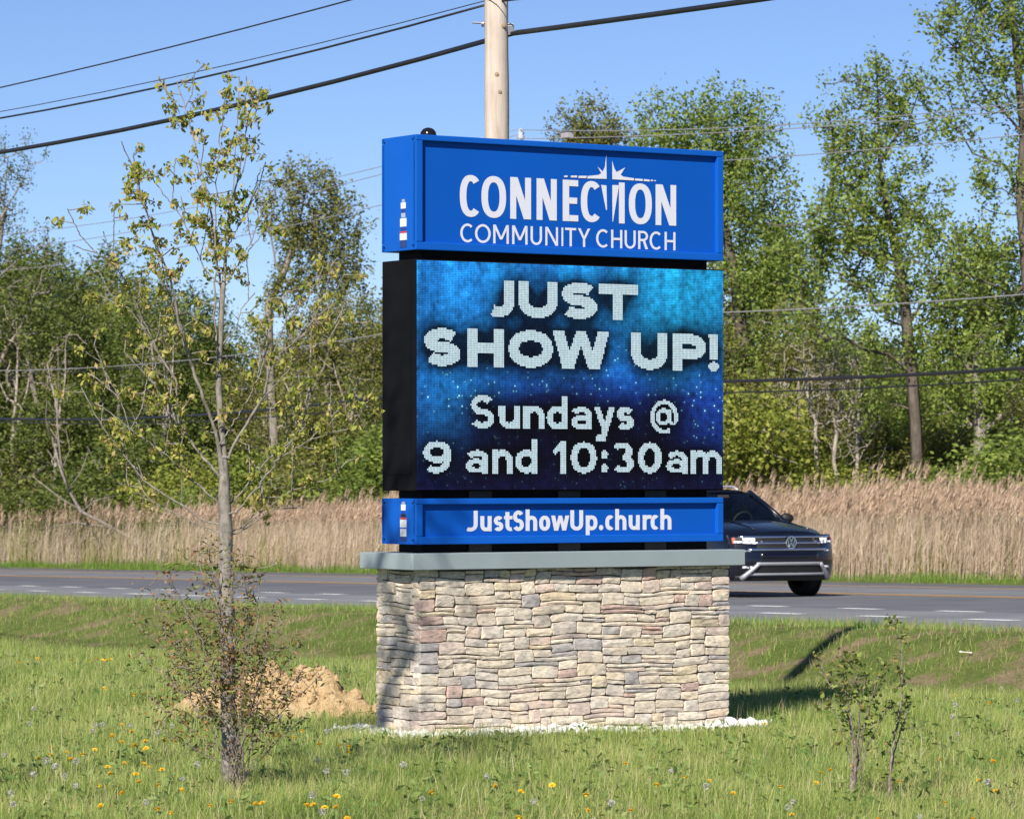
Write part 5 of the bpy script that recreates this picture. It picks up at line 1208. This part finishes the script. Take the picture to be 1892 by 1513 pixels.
wpts = [(63, 1313), (190, 1340), (176, 1342), (171, 1351), (54, 1341), (240, 1338), (318, 1340), (141, 1415), (140, 1460), (102, 1425), (603, 1437), (595, 1497), (605, 1350), (640, 1440), (515, 1325), (365, 1420), (290, 1350), (120, 1440), (20, 1480), (270, 1495), (85, 1415), (1765, 1298), (1850, 1250), (1880, 1280), (1825, 1417), (1770, 1345), (1465, 1455), (1655, 1500), (1725, 1508), (1700, 1478), (1760, 1315), (1455, 1462), (1430, 1500), (900, 1440), (985, 1480), (1130, 1470), (1240, 1420), (780, 1480), (745, 1420)]
for _ in range(8): wpts.append((df.uniform(0, 1892), df.uniform(1390, 1508)))
for i, (a_, b_) in enumerate(wpts): flower(a_, b_, 'white', i)
# a pale bone-like stick lying on the bank
Yb = 36.6; p = at(1785, 1233, Yb); zb = float(ground_z(p[0], Yb)) + .03
m = MB(); m.tube([(-.09, 0, .01), (-.03, .01, .012), (.05, 0, .012), (.08, .0, .01)], [.014, .009, .009, .012], 8); m.lathe([(.0, -.022), (.02, -.012), (.024, 0), (.016, .016), (0, .022)], 10, 'z', (-.10, .012, .012)); m.lathe([(.0, -.02), (.018, -.01), (.02, 0), (.014, .014), (0, .018)], 10, 'z', (.09, -.008, .012))
m.build('bone', mat_plain('bleached_bone', (.66, .60, .50), .7), smooth=True, loc=(p[0], Yb, zb), label='small bleached bone lying on the grassy bank at the right', cat='bone')
bone = bpy.data.objects['bone']; bone.rotation_euler = (.1, .06, -.3); bone.scale = (.55, .6, .6)

# ------------------------------------------------------------------ dark SUV driving towards the right
CA = math.atan2(-.874, .486)
tx_, ty_ = 3.40, 66.9
qc, tc_c = qt(tx_, ty_)
car = empty('car', (tx_, ty_, float(road_z(tc_c)) + .002), CA, 'dark navy sport utility car passing behind the sign', 'car')
car.scale = (1.04, 1.04, 1.04); car.rotation_euler = (0, math.atan(-.0142), CA)
M_nav = mat_plain('navy_car_paint', (.003, .004, .010), .26, 0.0, var=.05, coat=.6, spec=.4); M_trim = mat_plain('black_trim', (.012, .012, .013), .6)
M_chr = mat_plain('chrome', (.75, .77, .82), .16, 1.0, var=.03); M_sil = mat_plain('silver_trim', (.40, .40, .43), .45, .4, var=.04)
M_tyre = mat_plain('tyre_rubber', (.012, .012, .012), .85); M_rim = mat_plain('dark_alloy', (.10, .10, .11), .35, .8)
def mat_glass():
    m, nt, N, L, b = nodes_of('tinted_glass')
    t = N.new('ShaderNodeBsdfTransparent'); t.inputs[0].default_value = (.74, .86, .80, 1); g = N.new('ShaderNodeBsdfGlossy'); g.inputs['Roughness'].default_value = .03
    fr = N.new('ShaderNodeFresnel'); fr.inputs[0].default_value = 1.5; ms = N.new('ShaderNodeMixShader')
    L.new(fr.outputs[0], ms.inputs[0]); L.new(t.outputs[0], ms.inputs[1]); L.new(g.outputs[0], ms.inputs[2]); L.new(ms.outputs[0], N['Material Output'].inputs[0]); return m
M_gls = mat_glass()
def mat_lamp():
    m, nt, N, L, b = nodes_of('lit_headlight'); n = noise(nt, 18, 2)
    r = ramp(nt, [(.40, (.10, .11, .13)), (.52, (.75, .78, .85)), (.6, (1, 1, 1))]); L.new(n.outputs[0], r.inputs[0]); L.new(r.outputs[0], b.inputs['Base Color'])
    L.new(r.outputs[0], b.inputs['Emission Color']); b.inputs['Emission Strength'].default_value = .55; b.inputs['Roughness'].default_value = .1; b.inputs['Coat Weight'].default_value = 1; return m
M_lamp = mat_lamp()
# lower body: rings of half sections (y, z) from sill to centre line, lofted along x
def ring_at(x):
    # hood / shoulder heights along the car
    top = np.interp(x, [-2.5, -2.4, -1.0, 1.0, 1.25, 1.9, 2.25, 2.42], [1.12, 1.2, 1.22, 1.22, 1.20, 1.12, 1.05, .98])
    wid = np.interp(x, [-2.5, -2.3, -1.6, 1.6, 2.1, 2.3, 2.42], [.86, .94, .985, .985, .95, .91, .86])
    bot = np.interp(x, [-2.5, -2.0, 2.0, 2.42], [.42, .27, .27, .30])
    crown = np.interp(x, [-2.5, .9, 1.3, 2.42], [.0, .0, .055, .05])
    return [(.0, bot), (wid * .80, bot), (wid * .95, bot + .06), (wid, .56), (wid * .985, .80), (wid * .975, top - .20), (wid * .93, top - .075), (wid * .80, top - .015), (wid * .55, top + crown * .55), (wid * .3, top + crown * .85), (.0, top + crown)]
xs_ = [-2.5, -2.42, -2.2, -1.7, -1.0, 0, .7, 1.0, 1.25, 1.6, 1.95, 2.2, 2.34, 2.42]
V = []; Q = []
for x in xs_:
    h_ = ring_at(x); full = h_ + [(-y, z) for y, z in h_[-2:0:-1]]
    for y, z in full: V.append((x - (.20 * (abs(y) / .95) ** 2.6 if x > 2.1 else .10 * (abs(y) / .95) ** 2.6 if x < -2.1 else 0), y, z))
m_ = len(full)
for i in range(len(xs_) - 1): Q += [(i * m_ + k, i * m_ + (k + 1) % m_, (i + 1) * m_ + (k + 1) % m_, (i + 1) * m_ + k) for k in range(m_)]
Q += [tuple(range(m_))[::-1], tuple((len(xs_) - 1) * m_ + k for k in range(m_))]
def subd(me_obj, lv=2):
    md = me_obj.modifiers.new('smooth', 'SUBSURF'); md.levels = lv; md.render_levels = lv; return me_obj
body = subd(MB().add(V, Q).build('body', M_nav, car, smooth=True), 2)
def xf(y, z):                                             # the front fascia bulges at the bumper and wraps round the corners
    return 2.47 - .24 * (abs(y) / .95) ** 3.0 - float(np.interp(z, [.2, .34, .56, .8, .98, 1.06], [.16, .06, 0, .03, .075, .14]))
def front(y0, y1, zf0, zf1, off, ny=20, nz=4, thick=.02):
    ys = np.linspace(y0, y1, ny); V = []; 
    for j in range(nz):
        for y in ys:
            z = zf0(y) + (zf1(y) - zf0(y)) * j / (nz - 1); V.append((xf(y, z) + off, y, z))
    n = len(V); V += [(x - thick, y, z) for x, y, z in V]
    Q = [(j * ny + i, j * ny + i + 1, (j + 1) * ny + i + 1, (j + 1) * ny + i) for j in range(nz - 1) for i in range(ny - 1)]
    Q += [tuple(n + k for k in f[::-1]) for f in Q]
    per_ = [i for i in range(ny)] + [j * ny + ny - 1 for j in range(1, nz)] + [(nz - 1) * ny + i for i in range(ny - 2, -1, -1)] + [j * ny for j in range(nz - 2, 0, -1)]
    Q += [(per_[k], per_[k - 1], n + per_[k - 1], n + per_[k]) for k in range(len(per_))]
    return MB().add(V, Q)
K = lambda c: (lambda y: c)
# bumper shell
front(-.955, .955, K(.28), K(1.0), .0, 34, 12, .10).build('front_bumper', M_nav, car, smooth=True)
grille = front(-.60, .60, K(.765), lambda y: .985, .008, 24, 4).build('grille', M_trim, car)
for z in (.965, .87, .765):
    wd = .86 if z > .9 else .62 if z > .8 else .74
    front(-wd, wd, lambda y, z=z: z - .017, lambda y, z=z: z + .018, .022, 26, 3).build('chrome_bar', M_chr, grille, smooth=True)
em = MB(); cx0 = xf(0, .87) + .035
em.lathe([(.0, -.012), (.098, -.012), (.098, 0), (.0, .0)], 28, 'x', (cx0, 0, .872)); emb = em.build('emblem', M_trim, grille)
e2 = MB(); e2.lathe([(.086, .0), (.086, .008), (.1, .008), (.1, 0)], 28, 'x', (cx0, 0, .872))
for a_, b_ in (((-.036, .078), (0, .012)), ((.036, .078), (0, .012)), ((-.068, .045), (-.034, -.066)), ((-.034, -.066), (0, .0)), ((0, .0), (.034, -.066)), ((.034, -.066), (.068, .045))):
    e2.tube([(cx0 + .004, a_[0], .872 + a_[1]), (cx0 + .004, b_[0], .872 + b_[1])], .009, 6)
e2.build('emblem_mark', M_chr, grille)
for s in (-1, 1):
    a_, b_ = (.46, .925) if s > 0 else (-.925, -.46)
    lo_ = lambda y: .835 + .03 * max(0, (abs(y) - .46) / .46) if abs(y) > .55 else .855
    hl = front(a_, b_, lo_, lambda y: .955 + .025 * (abs(y) - .46), .012, 14, 4, .05).build('headlight', M_trim, car, smooth=True)
    front(a_ + .03 * (s > 0), b_ - .03 * (s < 0), lambda y: lo_(y) + .008, lambda y: lo_(y) + .038, .020, 14, 3).build('light_strip', M_lamp, hl, smooth=True)
    c0, c1 = (.62, .80) if s > 0 else (-.80, -.62); front(c0, c1, K(.895), K(.955), .018, 8, 3).build('lens', M_lamp, hl, smooth=True)
    d0, d1 = (.905, .945) if s > 0 else (-.945, -.905); front(d0, d1, K(.865), K(.955), .016, 5, 3).build('side_marker', mat_plain('red_amber_marker', (.45, .06, .03), .3), hl)
    f0, f1 = (.70, .84) if s > 0 else (-.84, -.70); front(f0, f1, K(.735), K(.752), .012, 6, 3).build('fog_light', M_lamp, car); front(f0 - .02 * s, f1 - .02 * s, K(.47), K(.50), .012, 6, 3).build('corner_light', M_lamp, car)
lg = front(-.58, .58, K(.385), lambda y: .515, .010, 22, 4).build('lower_grille', M_trim, car)
front(-.62, .62, K(.508), K(.56), .024, 24, 3, .03).build('trim_bar', M_sil, car, smooth=True)
front(-.78, .78, K(.348), K(.386), .022, 24, 3, .03).build('trim_bar', M_sil, car, smooth=True)
for s in (-1, 1):
    P = [(xf(s * (.58 + .24 * f), .54 - .24 * f) + .02, s * (.58 + .24 * f), .54 - .24 * f) for f in np.linspace(0, 1, 8)]
    MB().tube(P, np.linspace(.030, .045, 8), 8).build('trim_bar', M_sil, car, smooth=True)
front(-.90, .90, K(.262), K(.345), .004, 24, 4, .12).build('lower_lip', M_trim, car, smooth=True)
front(-.55, .55, K(.60), K(.72), .006, 20, 3).build('plate_recess', M_nav, car, smooth=True)
hood_crease = MB()
for y in (-.46, .46): hood_crease.tube([(2.18, y * 1.12, 1.085), (1.7, y * 1.08, 1.182), (1.2, y, 1.243)], .012, 6)
hood_crease.build('hood_crease', M_nav, car, smooth=True)
# greenhouse
A_ = {'wb': (1.12, .80, 1.20), 'wt': (.28, .60, 1.70), 'rt': (-2.05, .60, 1.70), 'rb': (-2.42, .78, 1.2)}
def pane(pts, name, mat=M_gls): MB().add(pts, [tuple(range(len(pts)))]).build(name, mat, car)
ws = []; nyw = 9
for f in np.linspace(0, 1, 5):
    for y in np.linspace(-1, 1, nyw):
        ws.append((1.12 + (.28 - 1.12) * f - .12 * y * y * (1 - f * .4) + .035 * math.sin(math.pi * f), y * (.80 - .19 * f), 1.20 + .505 * f))
MB().add(ws, [(j * nyw + i, j * nyw + i + 1, (j + 1) * nyw + i + 1, (j + 1) * nyw + i) for j in range(4) for i in range(nyw - 1)]).build('windscreen', M_gls, car, smooth=True)
rf = []; nxr = 9
for x in np.linspace(.30, -2.1, nxr):
    for y in np.linspace(-1, 1, 9): rf.append((x - (.07 * y * y if x > 0 else 0), y * .63, 1.705 + .055 * (1 - y * y) * (1 - ((x + .9) / 1.8) ** 2 * .6) - .03 * abs(y) ** 4))
n = len(rf); rq = [(j * 9 + i, j * 9 + i + 1, (j + 1) * 9 + i + 1, (j + 1) * 9 + i) for j in range(nxr - 1) for i in range(8)]
roof = MB().add(rf + [(x, y, z - .05) for x, y, z in rf], rq + [tuple(n + k for k in f[::-1]) for f in rq] + [(i, i + 1, n + i + 1, n + i) for i in range(8)] + [(j * 9, (j + 1) * 9, n + (j + 1) * 9, n + j * 9) for j in range(nxr - 1)] + [(j * 9 + 8, (j + 1) * 9 + 8, n + (j + 1) * 9 + 8, n + j * 9 + 8) for j in range(nxr - 1)]).build('roof', M_nav, car, smooth=True)
for s in (-1, 1):
    MB().tube([(.05, s * .53, 1.735), (-.1, s * .54, 1.79), (-1.0, s * .55, 1.80), (-1.8, s * .54, 1.775), (-1.9, s * .53, 1.73)], .020, 8).build('roof_rail', M_sil, roof, smooth=True)
    MB().tube([(1.04, s * .83, 1.18), (.62, s * .74, 1.46), (.24, s * .63, 1.70)], [.045, .04, .045], 8).build('pillar', M_nav, car, smooth=True)
    for x0_, x1_ in ((-.15, -.2), (-1.15, -1.2), (-2.25, -2.0)): MB().tube([(x0_, s * .86, 1.18), (x1_, s * .63, 1.70)], .05, 8).build('pillar', M_trim, car, smooth=True)
    pane([(.98, s * .86, 1.20), (-2.25, s * .86, 1.20), (-2.0, s * .64, 1.69), (.22, s * .64, 1.69)], 'side_window')
    mr = MB(); mr.lathe([(.0, -.09), (.07, -.085), (.10, -.04), (.105, .02), (.09, .06), (.0, .075)], 14, 'x', (0, 0, 0)); mr.V = [(x + .72, y * 1.15 + s * 1.05, z * .85 + 1.26) for x, y, z in mr.V]; mr.tube([(.74, s * .86, 1.20), (.73, s * 1.0, 1.22)], .03, 8); mr.build('wing_mirror', M_trim if s > 0 else M_nav, car, smooth=True)
    sp = MB().lathe([(.02, -.02), (.02, .02)], 6); MB().box(.1, 1.0, min(s * .984, s * .992), max(s * .984, s * .992), .98, 1.0).build('door_trim', M_chr, car)
pane([(-2.40, -.78, 1.2), (-2.40, .78, 1.2), (-2.12, .6, 1.69), (-2.12, -.6, 1.69)], 'rear_window')
seatm = mat_plain('dark_upholstery', (.03, .03, .032), .8)
MB().box(.55, 1.0, -.74, .74, 1.05, 1.225).build('dashboard', seatm, car, bevel=.03)
for y in (-.38, .38):
    MB().box(-.38, -.22, y - .25, y + .25, .9, 1.42).build('front_seat', seatm, car, bevel=.05); MB().box(-.37, -.27, y - .13, y + .13, 1.43, 1.60).build('head_rest', seatm, car, bevel=.04)
MB().box(-1.45, -1.3, -.65, .65, .9, 1.38).build('rear_seat', seatm, car, bevel=.05)
sw = MB(); a_ = np.linspace(0, 2 * math.pi, 25); sw.tube([(.42 + .06 * math.sin(t), .38 + .18 * math.cos(t), 1.20 + .17 * math.sin(t)) for t in a_], .015, 6, False); sw.build('steering_wheel', seatm, car, smooth=True)
MB().box(.42, .46, -.10, .10, 1.60, 1.65).build('rear_view_mirror', seatm, car, bevel=.01)
# arches and wheels
for x in (1.48, -1.48):
    for s in (-1, 1):
        ar = MB(); a_ = np.linspace(0, math.pi, 15); y0 = s * .955
        ar.tube([(x + .42 * math.cos(t), s * .965, .37 + .42 * math.sin(t)) for t in a_], .045, 8).build('wheel_arch', M_trim, car, smooth=True)
        MB().lathe([(.0, -.02), (.40, -.02), (.40, .02), (.0, .02)], 24, 'y', (x, s * .965, .37)).build('arch_liner', M_tyre, car)
        wh = MB(); prof = [(.24, -.12), (.33, -.125), (.365, -.11), (.378, -.07), (.378, .07), (.365, .11), (.33, .125), (.24, .12)]
        w_ = wh.lathe(prof, 32, 'y', (0, 0, 0)).build('wheel', M_tyre, car, smooth=True); w_.location = (x, s * .885, .378)
        ri = MB(); ri.lathe([(.245, -.1), (.25, s * .105), (.235, s * .11), (.225, s * .08), (.0, s * .05)], 28, 'y'); 
        for k in range(5):
            t = 2 * math.pi * k / 5 + .3; ri.tube([(.03 * math.cos(t), s * .10, .03 * math.sin(t)), (.235 * math.cos(t), s * .105, .235 * math.sin(t))], [.032, .022], 6)
        ri.lathe([(.0, s * .112), (.05, s * .11), (.055, s * .07)], 16, 'y'); r_ = ri.build('rim', M_rim, w_, smooth=True)
for o in car.children: pass
for s in (-1, 1): MB().box(-2.47, -2.40, min(s * .55, s * .88), max(s * .55, s * .88), .95, 1.08).build('tail_light', mat_plain('tail_red', (.35, .01, .01), .2), car, bevel=.01)
